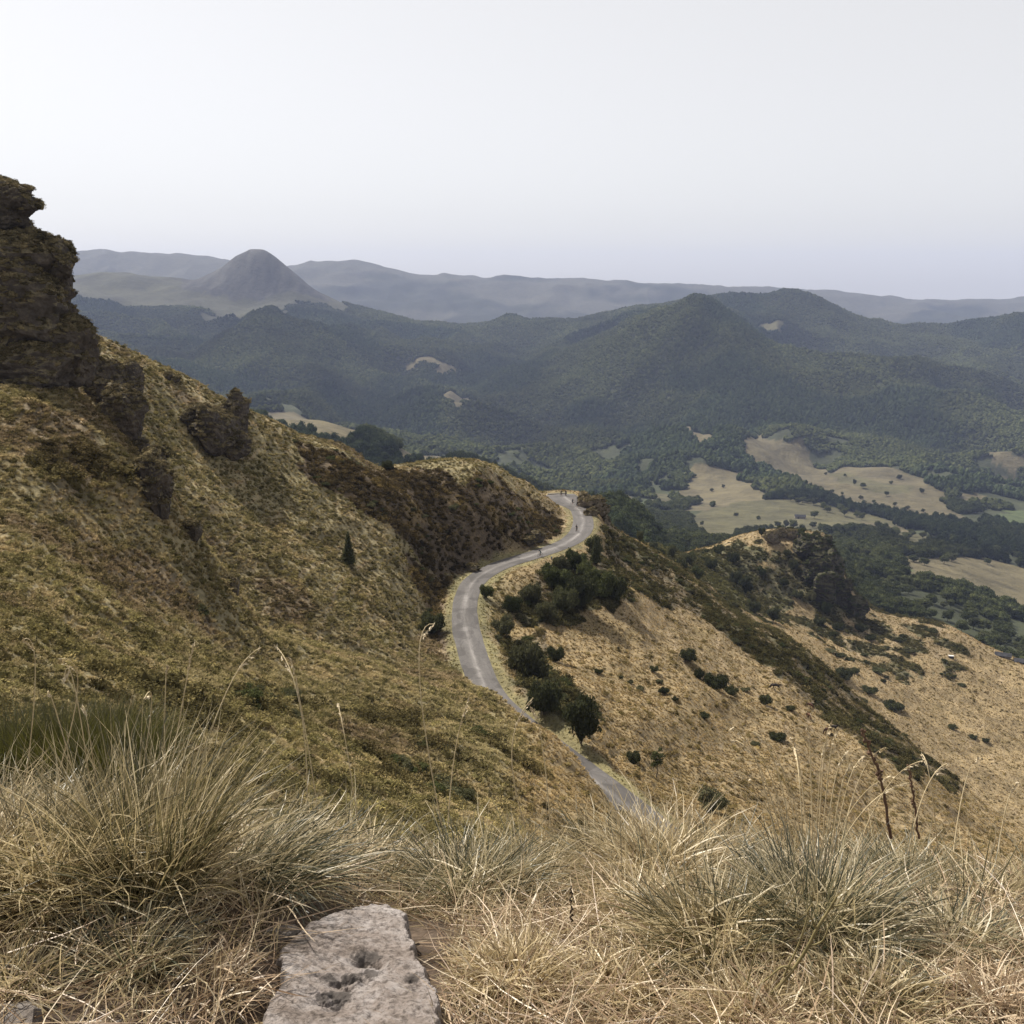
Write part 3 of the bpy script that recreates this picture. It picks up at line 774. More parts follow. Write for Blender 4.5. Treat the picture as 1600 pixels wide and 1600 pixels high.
# dry tussocks everywhere on the slopes
x, y = sample(390000, 16, 620, 1.3)
col, forest, shrub, right = cover(x, y)
m = (rng.random(len(x)) < 1 - .75 * sstep(.6, 1, shrub)); rd, _ = road_dist(x, y); m &= rd > ROAD_W + .35
x, y, col, right, rd = x[m], y[m], col[m], right[m], rd[m]
z = height(x, y); s = rng.uniform(.5, 1.1, len(x)) * (.45 + .55 * sstep(25, 120, y)) * (1 + .5 * sstep(250, 500, y)) * (.55 + .45 * sstep(ROAD_W + 1, ROAD_W + 3, rd)) * (1 - .3 * right)
tint = col * rng.uniform(1.0, 1.4, len(x))[:, None] + np.array((.022, .018, .009)) * rng.random(len(x))[:, None]
print("tussock", len(x))
scatter("grass_cover", np.stack([x, y, z - .03], 1), np.stack([s * 1.25, s * 1.25, s * .85], 1), np.stack([rng.normal(0, .2, len(x)), rng.normal(0, .2, len(x)), rng.uniform(0, 6.28, len(x))], 1), tint, [tussock_piece(11), tussock_piece(12)])

# thickets of taller shrubs
x, y = sample(70000, 60, 620, 1.1)
col, forest, shrub, right = cover(x, y)
m = (shrub > .88) & (rng.random(len(x)) < .30) & (fbm(x / 9, y / 9, 2, 121) > -.1); x, y = x[m], y[m]; z = height(x, y); s = rng.uniform(.35, 1.15, len(x)) * (1 + .3 * sstep(350, 500, y)); print("thicket", len(x))
scatter("thicket", np.stack([x, y, z - .1], 1), np.stack([s, s, s * rng.uniform(.5, 1.0, len(x))], 1), np.stack([0 * x, 0 * x, rng.uniform(0, 6.28, len(x))], 1), np.ones((len(x), 3)), [SHRUBS[1][1], SHRUBS[4][1], SHRUBS[0][1]])

# woods on the far hills: the nearest trees are set singly, the mass as one cover
x, y = sample(740000, 640, 5300, .55)
col, forest, shrub, right = cover(x, y)
dens = np.where(y < 1400, .75, 1.0)
gap = fbm(x / 70, y / 70, 3, 101) * .5 + .5
m = (forest > .5) & (rng.random(len(x)) < dens) & ((y > 2400) | (gap > .34))
x, y = x[m], y[m]
tn = (fbm(x / 260, y / 260, 4, 111) * .5 + .5); con = sstep(.55, .75, fbm(x / 330, y / 330, 3, 113) * .5 + .5)
tint = (.70 + 1.05 * tn)[:, None] * (np.array((1.08, 1.05, .95)) * (1 - con[:, None]) + np.array((.70, .78, .80)) * con[:, None])
z = height(x, y); s = rng.uniform(6, 11, len(x)) * (1 - .12 * sstep(1700, 2600, y)); print("wood", len(x))
sc3 = np.stack([s, s, s * rng.uniform(.75, 1.15, len(x)) * (1 + .35 * con)], 1); rt3 = np.stack([0 * x, 0 * x, rng.uniform(0, 6.28, len(x))], 1); p3 = np.stack([x, y, z - .8], 1)
nr = y < 1700
scatter("woodland", p3[nr], sc3[nr], rt3[nr], tint[nr], [leafy_piece(24), leafy_piece(25), leafy_piece(26, 1.25)])
scatter("woodland", p3[~nr], sc3[~nr], rt3[~nr], tint[~nr], [wood_piece(21), wood_piece(22), wood_piece(23, 1.3)])
# ------------------------------------------------------------------ crags and rocks
def rock_material(name, c0, c1, c2, grass=(.085, .07, .034), up=(.52, .74), scale=1.0):
    m, nt, b = new_mat(name)
    n = noise(nt, .55 * scale, 6, .65, None, .6); n2 = noise(nt, 3.1 * scale, 5, .6)
    c = ramp(nt, n, [(.30, c0), (.52, c1), (.72, c2)])
    c = mix(nt, .55, c, ramp(nt, n2, [(.3, (.45, .45, .45)), (.7, (1.45, 1.45, 1.45))]), 'MULTIPLY')
    g = N(nt, "ShaderNodeNewGeometry"); sx = N(nt, "ShaderNodeSeparateXYZ"); nt.links.new(g.outputs['True Normal'], sx.inputs[0])
    if grass:
        f = math_n(nt, 'ADD', sx.outputs[2], math_n(nt, 'MULTIPLY', math_n(nt, 'SUBTRACT', noise(nt, .8 * scale, 4, .6), .5), .55))
        k = ramp(nt, f, [(up[0], (0, 0, 0)), (up[1], (1, 1, 1))])
        gc = ramp(nt, n2, [(.3, tuple(v * .5 for v in grass)), (.7, tuple(v * 1.5 for v in grass))])
        c = mix(nt, k, c, gc)
    nt.links.new(c, b.inputs['Base Color'])
    bump(nt, b, noise(nt, 2.4 * scale, 7, .7), .9, .35 / scale)
    return m
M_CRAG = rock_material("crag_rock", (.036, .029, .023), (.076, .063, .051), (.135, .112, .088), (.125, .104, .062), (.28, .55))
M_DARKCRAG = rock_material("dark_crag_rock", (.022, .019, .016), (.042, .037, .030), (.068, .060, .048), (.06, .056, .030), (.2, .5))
M_PALE = rock_material("pale_roadside_rock", (.10, .08, .055), (.17, .14, .10), (.24, .20, .15))
ICO5 = ico(5); ICO4 = ico(4)
def n3d(V, s, seed, octv=4):
    return (fbm(V[:, 0] * s + seed, V[:, 1] * s, octv, seed) + fbm(V[:, 1] * s - seed, V[:, 2] * s, octv, seed + 1) + fbm(V[:, 2] * s, V[:, 0] * s + seed, octv, seed + 2)) / 1.8
def crag_piece(r, seed, base=ICO5, cuts=14, rough=.16, strat=.05):
    """an angular block: a ball cut by planes, then broken by noise and ledges"""
    g = np.random.default_rng(seed); V = base[0].copy()
    for _ in range(cuts):
        n = g.normal(size=3); n[2] *= .7; n /= np.linalg.norm(n); d = g.uniform(.58, .86)
        k = V @ n - d; V = np.where(k[:, None] > 0, V - k[:, None] * n, V)
    r = np.array(r, float)
    P = V * r; sc = 1.0 / r.mean()
    nn = V / np.linalg.norm(V, axis=1)[:, None]
    P = P + nn * (n3d(P * sc, 1.7, seed, 4) * rough + np.abs(n3d(P * sc, 4.5, seed + 5, 3)) * rough * -.55)[:, None] * r.mean()
    lev = P[:, 2] / (r.mean() * .22) + n3d(P * sc, 1.2, seed + 9, 2)
    P = P + nn * np.array([1, 1, .2]) * ((np.abs(lev % 1 - .5) - .25) * strat * r.mean() * 2)[:, None]
    return P
CRAG_TRIS = []
def crag(name, pieces, label, mat, part="boulder", cat="rock", group=None, keep=True):
    """pieces: (px, py, half width px, half height px, distance, depth m)"""
    if name == "rock_outcrop" or "knoll" in label:     # outcrops break out of the slope where it is sighted
        pieces = [(px, py, w, h, ground(px, py + h * .75, d * .6).y + dep * .15, dep) for px, py, w, h, d, dep in pieces]
    P0 = at(*pieces[0][:2], pieces[0][4])
    e = link(name, None, loc=P0); e.empty_display_size = .3; fin(e, label, cat, group)
    for i, (px, py, w, h, d, dep) in enumerate(pieces):
        c = at(px, py, d); k = d / CP / 1600.0 * 1.24
        big = w * k > 1.5
        B = ICO5 if big else ICO4
        P = crag_piece((w * k, dep, h * k), int(px * 7 + py * 13) % 9973 + i, B)
        me = np_mesh(part, P, B[1], False); me.materials.append(mat)
        link(part, me, parent=e, loc=c - P0)
        if keep: CRAG_TRIS.append((P + np.array(c), B[1], 'flank of the rocky knoll' in label))
    return e
crag("cliff", [(-85,470,155,125,124,12), (-5,455,88,88,121,9), (-8,412,80,58,122,9), (28,402,56,40,121,7), (40,440,42,45,119,5), (96,408,20,26,119,2.6), (25,500,62,60,117,7), (-70,540,110,75,116,7),
               (55,560,66,52,117,5.5), (112,552,34,46,118,4), (35,585,80,40,114,4)],
     "tall dark grassy cliff with overhanging brow at the left edge", M_CRAG, cat="cliff")
crag("rock_pinnacle", [(-30,310,46,32,121,4), (15,308,26,22,120,3), (40,322,20,12,120,2.4), (-30,345,50,25,121,4), (12,336,34,20,120.5,3)],
     "dark jutting rock capping the cliff at the left edge", M_CRAG)
crag("rock_outcrop", [(190,640,36,46,113,3), (165,605,30,38,115,3), (205,600,22,30,115,2.2), (212,660,14,26,112,1.6)],
     "dark blocky outcrop at the foot of the cliff, uppermost on the rib", M_CRAG)
crag("rock_outcrop", [(246,758,20,48,110,2.2), (234,730,22,28,111,2), (253,788,13,24,109,1.3), (222,700,14,18,112,1.5)], "tall narrow dark outcrop halfway down the grassy rib", M_CRAG)
crag("rock_outcrop", [(298,829,16,14,108,1.2), (306,838,9,10,108,.9)], "small dark outcrop on the rib below the tall narrow one", M_CRAG)
crag("rock_outcrop", [(366,918,10,13,106,.9), (357,908,9,9,106,.8)], "smallest dark outcrop, lowest on the grassy rib", M_CRAG)
crag("rock_outcrop", [(330,672,34,34,201,5), (374,655,15,38,200,2.6), (383,636,9,13,200,1.8), (316,652,22,22,203,4), (362,692,24,26,197,3.5), (350,650,12,20,200,2.4), (298,652,14,14,200,3)],
     "dark notched crag standing on the skyline of the second ridge", M_CRAG)
crag("rock_outcrop", [(264,589,9,7,196,2), (273,594,7,5,196,2)], "little dark rock on the skyline between cliff and notched crag", M_CRAG)
crag("rock_outcrop", [(926,785,18,11,300,4), (912,778,8,9,301,2.5), (938,797,12,9,297,3), (945,812,9,8,292,2.5), (925,800,12,6,293,2)],
     "pale broken rock beside the road at the far bend", M_PALE)
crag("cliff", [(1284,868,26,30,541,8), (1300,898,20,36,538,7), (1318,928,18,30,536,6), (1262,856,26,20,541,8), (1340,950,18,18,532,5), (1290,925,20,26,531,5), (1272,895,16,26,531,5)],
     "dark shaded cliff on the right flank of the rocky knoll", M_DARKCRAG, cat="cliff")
crag("rock_outcrop", [(1222,832,16,7,541,5), (1205,842,14,9,537,4), (1236,836,10,7,540,4)], "pale brown rock on the crest of the knoll", M_PALE)
crag("rock_outcrop", [(840,838,12,9,232,2), (826,846,9,8,230,1.6)], "brown rock face above the road cutting", M_CRAG)
crag("rock_outcrop", [(738,888,10,6,210,1.4)], "reddish brown rock at the inner edge of the road", M_PALE)
# turf and heath clinging to the ledges of the crags
_P, _S = [], []
for V, F, bushy in CRAG_TRIS:
    a, b, c = V[F[:, 0]], V[F[:, 1]], V[F[:, 2]]; nn = np.cross(b - a, c - a); ar = np.linalg.norm(nn, axis=1) * .5; nz = nn[:, 2] / (2 * ar + 1e-9)
    w = ar * sstep(.28, .6, nz); n = int(w.sum() * 7.0)
    if bushy: w = ar * sstep(-.25, .3, nz); n = int(w.sum() * .22)
    if n == 0: continue
    i = rng.choice(len(F), n, p=w / w.sum()); u = rng.random((n, 2)); f = u.sum(1) > 1; u[f] = 1 - u[f]
    (_S if bushy else _P).append(a[i] + (b - a)[i] * u[:, :1] + (c - a)[i] * u[:, 1:])
_P = np.concatenate(_P); n = len(_P); print("turf", n)
s = rng.uniform(.4, .95, n)
tint = np.array((.15, .122, .076)) * rng.uniform(.45, 1.5, n)[:, None]
scatter("crag_turf", _P, np.stack([s, s, s * .8], 1), np.stack([rng.normal(0, .3, n), rng.normal(0, .3, n), rng.uniform(0, 6.28, n)], 1), tint, [tussock_piece(31), heath_piece(32, .4)])

_S = np.concatenate(_S); n = len(_S); s = rng.uniform(.5, 1.4, n)
scatter("crag_scrub", _S - np.array([0, 0, .3]), np.stack([s, s, s * .8], 1), np.stack([0 * s, 0 * s, rng.uniform(0, 6.28, n)], 1), np.ones((n, 3)), [SHRUBS[1][1], SHRUBS[0][1]])

# ------------------------------------------------------------------ shrubs and trees standing singly
def shrub_at(px, py, w, h, kind, label, group=None, dmin=20, name="shrub", cat="shrub"):
    """base of the plant sighted at px, py; w and h are its width and height as sighted"""
    g = ground(px, py, dmin)
    k = math.hypot(g.y, g.z) / 1600.0 * 1.0
    hs = h * k / (SHRUBS[kind][1].vertices and max(v.co.z for v in SHRUBS[kind][1].vertices)); ws = w * k / 2.3
    return plant(name, SHRUBS[kind], g - Vector((0, 0, .08 * hs)), 1.0, label, cat, group, sq=(ws, ws, hs), parts=("stem", "crown"))
g_ = "shrubs on the bank right of the road"
for px, py, w, h, k, lab in [
    (675,992,46,44,1,"round dark shrub left of the lower road bend"),
    (823,1062,74,76,4,"big olive round shrub on the bank beside the middle road bend"),
    (850,1116,62,64,1,"dark shrub on the bank between the big olive and the blackish one"),
    (908,1165,66,92,2,"tall blackish shrub lowest on the bank below the road"),
    (786,995,46,40,4,"small olive shrub close to the inside of the road bend"),
    (868,1035,34,30,1,"low dark shrub right of the big olive shrub"),
    (760,935,28,26,0,"small green shrub tucked inside the upper road bend"),
    (990,1192,26,24,3,"low dark shrub beside the lone sapling"),
    (1075,1034,30,24,1,"dark round shrub alone on the straw slope"),
    (1118,1075,46,28,3,"wide low dark shrub in the middle of the straw slope"),
    (1092,1060,18,18,3,"little dark shrub left of the wide low one"),
    (1142,1084,26,14,3,"flat dark shrub right of the wide low one"),
    (1196,1102,24,20,1,"dark shrub just below the blackish side on horse"),
    (1112,1268,52,44,4,"olive broom bush rising behind the foreground grass"),
    (606,735,22,18,1,"dark shrub on the skyline hump above the road"),
    (1000,848,16,22,2,"dark upright shrub at the end of the far road spur"),
    (975,830,18,22,2,"dark shrub just right of the far road bend"),
  ]:
    shrub_at(px, py, w, h, k, lab, g_ if 750 < px < 1000 else None)
for (px, py, w, h, k) in [(868,922,60,48,0),(905,950,62,62,1),(942,938,52,54,0),(900,892,44,40,0),(928,872,34,42,2),(962,938,42,44,1),(830,942,44,38,4),(800,958,38,34,0),(852,968,44,36,4),(882,958,50,50,1),(920,915,50,44,0),(875,890,34,28,4)]:
    shrub_at(px, py, w, h, k, "bushy green shrub in the thicket right of the upper road", "thicket right of the upper road")
for (px, py, w, h) in [(985,1068,10,8),(1000,1078,14,9),(1022,1050,14,14),(1037,1084,16,14),(1030,1068,12,10),(970,1060,8,7),(1055,1095,10,9),(1235,1110,14,10),(1165,1080,14,8),(935,1052,14,9),(1098,1120,20,9),(1215,1155,26,14),(1180,1165,16,9)]:
    shrub_at(px, py, w * 1.25, h * .85, (3, 4, 1)[int(px) % 3], "small low dark shrub dotted over the straw slope", "small shrubs dotted over the straw slope")
for (px, py, w, h) in [(1297,1019,18,7),(1312,1026,18,8),(1328,1032,14,7),(1335,1050,15,10),(1370,1050,24,8),(1318,1060,30,22),(1380,1066,8,8),(1358,1083,26,14),(1488,1139,14,10),(1520,1153,14,6),(1540,1158,12,6),(1421,1019,18,9),(1406,1003,16,9),(1455,988,20,10),(1385,1060,8,7),(1502,1072,14,5),(1410,995,10,6),(1350,1025,12,6),(1345,1100,20,16),(1395,1108,30,18)]:
    shrub_at(px, py, w * 1.2, h * .85, (3, 4, 1, 3)[int(px) % 4], "low dark juniper patch on the straw meadow below the knoll", "juniper patches on the lower meadow", dmin=300)
for (px, py, w, h, k) in [(1030,878,24,26,2),(1050,872,20,24,2),(1062,896,26,26,1),(1078,884,22,22,2),(1090,905,26,24,0),(1020,860,18,16,1),(1122,866,20,18,0),(1145,880,24,22,1),(1165,930,28,36,2),(1150,915,24,28,1),(1178,958,24,22,1),(1208,972,26,26,2),(1190,900,20,18,0),(1110,890,24,22,1)]:
    shrub_at(px, py, w, h, k, "dark shrub in the hollow between the road spur and the knoll", "shrubs in the hollow before the knoll", dmin=360)
for (px, py, w, h, k) in [(1190,838,14,16,2),(1218,830,12,10,0),(1235,833,14,12,1),(1252,838,16,16,0),(1275,842,16,14,1),(1290,960,22,24,0),(1262,905,20,20,0),(1240,890,18,18,1),(1225,915,18,14,1),(1245,935,22,16,1),(1280,975,22,14,3),(1310,985,22,14,3),(1345,985,22,12,3),(1230,870,14,14,1),(1268,940,18,22,4),(1360,1000,20,10,3),(1300,995,18,10,3)]:
    shrub_at(px, py, w, h, k, "dark shrub growing on the rocky knoll", "shrubs on the rocky knoll", dmin=420)
for (px, py, w, h) in [(1212,750,8,6),(1226,753,7,5),(1244,757,9,6),(1262,762,7,5),(1280,765,9,7),(1300,769,8,5),(1316,773,7,5),(1345,780,9,7),(1365,785,8,5),(1398,790,9,7),(1418,796,10,7),(1442,800,9,6),(1462,806,10,8),(1335,757,7,10),(1290,742,6,5),(1392,756,8,6),(1405,748,10,8),(1440,770,10,9),(1130,762,8,6),(1112,768,8,6),(1150,806,9,6),(1185,812,9,7)]:
    shrub_at(px, py, w, h, (0, 1, 2)[int(px) % 3], "small hedge bush dotted along the valley pastures", "hedge bushes in the valley pastures", dmin=1000)
g = ground(545, 884, 20); k = math.hypot(g.y, g.z) / 1600
plant("juniper_tree", CONIFER, g, 54 * k / 2.6, "dark pointed juniper alone on the left slope", "tree")
g = ground(940, 845, 200); k = math.hypot(g.y, g.z) / 1600
plant("conifer_tree", CONIFER, ground(930, 882, 200), 40 * k / 2.6, "small dark conifer at the outer edge of the far bend", "tree")
g = ground(1026, 1216, 60); k = math.hypot(g.y, g.z) / 1600
plant("sapling", SAPLING, g, 52 * k / 2.8, "lone green sapling with a thin bent trunk on the straw slope", "tree")

# the nearest woods beyond the knoll and in the valley, tree by tree
def near_trees():
    pts = []
    def ok(x, y, r=6.5): return all((x - p[0]) ** 2 + (y - p[1]) ** 2 > r * r for p in pts)
    zones = [  # (number, outline, nearest, label, group, size range)
     (62, [(1385,905),(1430,915),(1500,945),(1560,975),(1600,1000),(1640,1010),(1640,1050),(1580,1028),(1520,1000),(1460,975),(1400,962),(1360,930)], 600,
      "dark round tree in the belt between straw meadow and tan field", "tree belt right of the knoll", (6, 10.5)),
     (16, [(1345,865),(1400,860),(1470,868),(1512,880),(1505,888),(1440,885),(1380,885),(1345,880)], 850, "dark rounded tree on the upper edge of the tan field at right", "trees on the upper edge of the tan field", (9, 14)),
     (60, [(1180,820),(1290,825),(1380,835),(1500,850),(1600,865),(1640,870),(1640,890),(1500,868),(1400,862),(1310,860),(1240,835)], 800, "valley tree in the wooded strip behind the knoll", "trees in the strip behind the knoll", (8, 12)),
     (60, [(960,790),(1000,800),(1060,800),(1100,815),(1100,850),(1040,850),(985,830),(950,815)], 620, "leafy tree in the side valley beyond the far road bend", "trees beyond the far road bend", (6.5, 10.5)),
     (40, [(1195,752),(1230,748),(1290,775),(1350,797),(1430,815),(1440,830),(1350,815),(1270,795),(1200,775)], 1100, "dark tree in the diagonal wood across the valley pasture", "trees of the diagonal wood", (9, 14)),
    ]
    for num, pix, dm, lab, grp, (s0, s1) in zones:
        P = patch(pix, dm); lo, hi = P.min(0), P.max(0); c = 0; t = 0
        while c < num and t < 6000:
            t += 1; x, y = rng.uniform(lo[0], hi[0]), rng.uniform(lo[1], hi[1])
            if not inside(P, np.array([x]), np.array([y]))[0] or not ok(x, y): continue
            if not visible(np.array([x]), np.array([y]))[0]: continue
            pts.append((x, y)); c += 1; s = rng.uniform(s0, s1) / 9.0; w = s * rng.uniform(.85, 1.15)
            plant("tree", TREES[rng.integers(0, 4)], (x, y, hz(x, y) - .3), 1.0, lab, "tree", grp, sq=(w, w, s * rng.uniform(.8, 1.1)))
    for px, py, s, lab in [(1409,906,1.5,"lone round green tree in the bright field below the tan slope"),(1348,763,1.2,"lone slim tree in the big valley pasture"),(1272,810,1.3,"round tree right of the grey barn"),
                           (1543,882,.9,"lone small tree on the crest of the tan field"),(1320,745,.8,"small tree high in the big valley pasture"),(1385,775,1.0,"tree by the hedge low in the big valley pasture")]:
        g = ground(px, py, 820)
        plant("tree", TREES[0], g - Vector((0, 0, .3)), s, lab, "tree")
    return np.array(pts)
NEAR_TREES = near_trees()
# ------------------------------------------------------------------ the ledge in front of the camera
def ledge_h(x, y):
    yy = np.maximum(y - 2.45, 0)
    h = -1.34 - .17 * y - .26 * yy ** 1.55 + .20 * sstep(-.2, -1.5, x) - .10 * sstep(.5, 2.0, x) * sstep(1.5, 3, y)
    return h + fbm(x / .9, y / .9, 3, 201) * .045 + fbm(x / .16, y / .16, 3, 203) * .012
def lz(x, y): return float(ledge_h(np.array([x]), np.array([y]))[0])
def ledge_at(px, py):
    a, t = sight(px, py); ds = np.linspace(.6, 8, 3000); zz = ledge_h(a * ds, ds)
    i = np.nonzero(zz >= t * ds)[0]; d = ds[i[0]] if len(i) else 8.0
    return Vector((a * d, d, lz(a * d, d)))
def soil_material():
    m, nt, b = new_mat("dry_soil")
    c = ramp(nt, noise(nt, 5, 6, .65), [(.3, (.040, .029, .022)), (.5, (.085, .062, .045)), (.7, (.15, .115, .085))])
    c = mix(nt, .5, c, ramp(nt, noise(nt, 55, 4, .6), [(.35, (.5, .5, .5)), (.65, (1.5, 1.45, 1.4))]), 'MULTIPLY')
    nt.links.new(c, b.inputs['Base Color']); bump(nt, b, noise(nt, 45, 6, .7), .8, .02); return m
xs = np.arange(-7, 7.01, .06); ys = np.arange(-2.4, 7.6, .05)
X, Y = np.meshgrid(xs, ys); i = np.arange(X.size).reshape(X.shape)
F = np.stack([i[:-1, :-1].ravel(), i[:-1, 1:].ravel(), i[1:, 1:].ravel(), i[1:, :-1].ravel()], 1)
ledge = link("ledge_ground", np_mesh("ledge_ground", np.stack([X.ravel(), Y.ravel(), ledge_h(X, Y).ravel()], 1), F, True), mat=soil_material()); fin(ledge, kind="structure")

# ------------------------------------------------------------------ grass
def grass_mat(name, stops, trans=.42, root=.45):
    m = bpy.data.materials.new(name); m.use_nodes = True; nt = m.node_tree; nt.nodes.clear(); out = nt.nodes.new("ShaderNodeOutputMaterial")
    c = ramp(nt, attr(nt, "leaf"), stops)
    d = N(nt, "ShaderNodeBsdfDiffuse"); t = N(nt, "ShaderNodeBsdfTranslucent"); gl = N(nt, "ShaderNodeBsdfGlossy"); gl.inputs['Roughness'].default_value = .45
    mx = N(nt, "ShaderNodeMixShader"); mx.inputs[0].default_value = trans; mg = N(nt, "ShaderNodeMixShader"); mg.inputs[0].default_value = .05
    nt.links.new(c, d.inputs['Color']); nt.links.new(c, t.inputs['Color']); nt.links.new(d.outputs[0], mx.inputs[1]); nt.links.new(t.outputs[0], mx.inputs[2])
    nt.links.new(mx.outputs[0], mg.inputs[1]); nt.links.new(gl.outputs[0], mg.inputs[2]); nt.links.new(mg.outputs[0], out.inputs['Surface']); return m
STRAW = [(0, (.17, .125, .070)), (.25, (.31, .24, .135)), (.6, (.47, .372, .205)), (.85, (.58, .475, .285)), (1, (.66, .57, .40))]
M_STRAW = grass_mat("straw", STRAW)
M_OLIVE = grass_mat("olive_grass", [(0, (.038, .038, .016)), (.3, (.095, .085, .038)), (.5, (.21, .17, .080)), (.7, (.39, .31, .165)), (1, (.58, .49, .31))])
M_GREY = grass_mat("grey_green_grass", [(0, (.030, .036, .022)), (.35, (.075, .080, .046)), (.55, (.17, .155, .085)), (.75, (.40, .33, .185)), (1, (.60, .52, .36))])
M_LITTER = grass_mat("litter_straw", [(0, (.15, .095, .055)), (.3, (.28, .19, .115)), (.7, (.43, .32, .20)), (1, (.58, .49, .36))], .2)
M_BROOM = grass_mat("broom_green", [(0, (.034, .034, .007)), (.5, (.068, .066, .014)), (1, (.115, .108, .028))])

def blades(base, az, el, ln, w, curl, g, seg=5, wob=.34, twist=None):
    """curved tapering strips. base (n,3); az, el start direction; curl: total bend downwards (radians)"""
    n = len(base); p = base.copy(); pts = [p]
    step = ln / seg; e = el.copy(); a = az.copy()
    da = g.normal(0, wob, n)
    for k in range(seg):
        d = np.stack([np.cos(a) * np.cos(e), np.sin(a) * np.cos(e), np.sin(e)], 1)
        p = p + d * step[:, None]; pts.append(p)
        e = e - curl / seg * (.5 + k / seg); a = a + da / seg + g.normal(0, wob * .35, n)
    P = np.stack(pts, 1)                                      # n, seg+1, 3
    tw = g.uniform(0, math.pi, n) if twist is None else twist
    side = np.stack([-np.sin(az) * np.cos(tw), np.cos(az) * np.cos(tw), np.sin(tw)], 1)
    tap = np.array([1, 1, .92, .75, .5, .12])[np.linspace(0, 5, seg + 1).astype(int)]
    S = side[:, None, :] * (w[:, None] * tap[None, :])[:, :, None] * .5
    V = np.stack([P - S, P + S], 2).reshape(n, -1, 3)           # n, 2*(seg+1)
    k = np.arange(seg) * 2
    f = np.stack([k, k + 1, k + 3, k + 2], 1)[None] + (np.arange(n) * 2 * (seg + 1))[:, None, None]
    return V.reshape(-1, 3), f.reshape(-1, 4)
def blade_mesh(name, parts, mat):
    V, F, A = [], [], []; off = 0
    for (v, f, leaf) in parts:
        n = len(leaf); V.append(v); F.append(f + off); A.append(np.repeat(leaf, len(v) // n)); off += len(v)
    me = np_mesh(name, np.concatenate(V), np.concatenate(F), False, {"leaf": ('FLOAT', np.concatenate(A))}); me.materials.append(mat); return me
def clean(me): return me

def tuft_parts(n, h, rad, g, lean=(0, 0), spread=.75, w=.0034, dead=.35, curl=.9):
    r = rad * np.sqrt(g.random(n)); th = g.uniform(0, 6.28, n)
    base = np.stack([np.cos(th) * r, np.sin(th) * r, np.full(n, -.02)], 1)
    out = r / rad
    az = th + g.normal(0, .85, n); tilt = np.abs(g.normal(0, .26, n)) + out * spread * g.uniform(.5, 1.15, n)
    dx = np.cos(az) * np.sin(tilt) + lean[0]; dy = np.sin(az) * np.sin(tilt) + lean[1]; dz = np.cos(tilt)
    az = np.arctan2(dy, dx); el = np.arctan2(dz, np.hypot(dx, dy))
    ln = h * g.uniform(.55, 1.15, n); cu = np.abs(g.normal(curl * .75, curl * .55, n)) * (.5 + np.cos(el))
    leaf = g.random(n) ** 1.1
    v, f = blades(base, az, el, ln, w * g.uniform(.6, 1.25, n), cu, g)
    parts = [(v, f, leaf)]
    k = int(n * dead * .5)                                      # dead thatch, wide and low
    if k:
        th = g.uniform(0, 6.28, k); r = rad * g.uniform(.2, 1.25, k)
        base = np.stack([np.cos(th) * r, np.sin(th) * r, g.uniform(0, h * .45, k) * (1 - r / rad * .6)], 1)
        v, f = blades(base, th + g.normal(0, 1.2, k), g.uniform(-.1, .8, k), h * g.uniform(.3, .75, k), w * g.uniform(.7, 1.4, k), g.uniform(.2, 1.0, k), g)
        parts.append((v, f, .65 + .35 * g.random(k)))
    return parts
def tuft(px, py, h, rad, n, mat, label, lean=(0, 0), spread=.75, w=.0036, seed=0, dead=.35, curl=.9, name="grass_tussock", group=None):
    g = np.random.default_rng(seed + int(px) * 3 + int(py))
    p = ledge_at(px, py)
    o = link(name, blade_mesh("blades", tuft_parts(n, h, rad, g, lean, spread, w, dead, curl), mat), loc=p)
    fin(o, label, "grass", group); return o
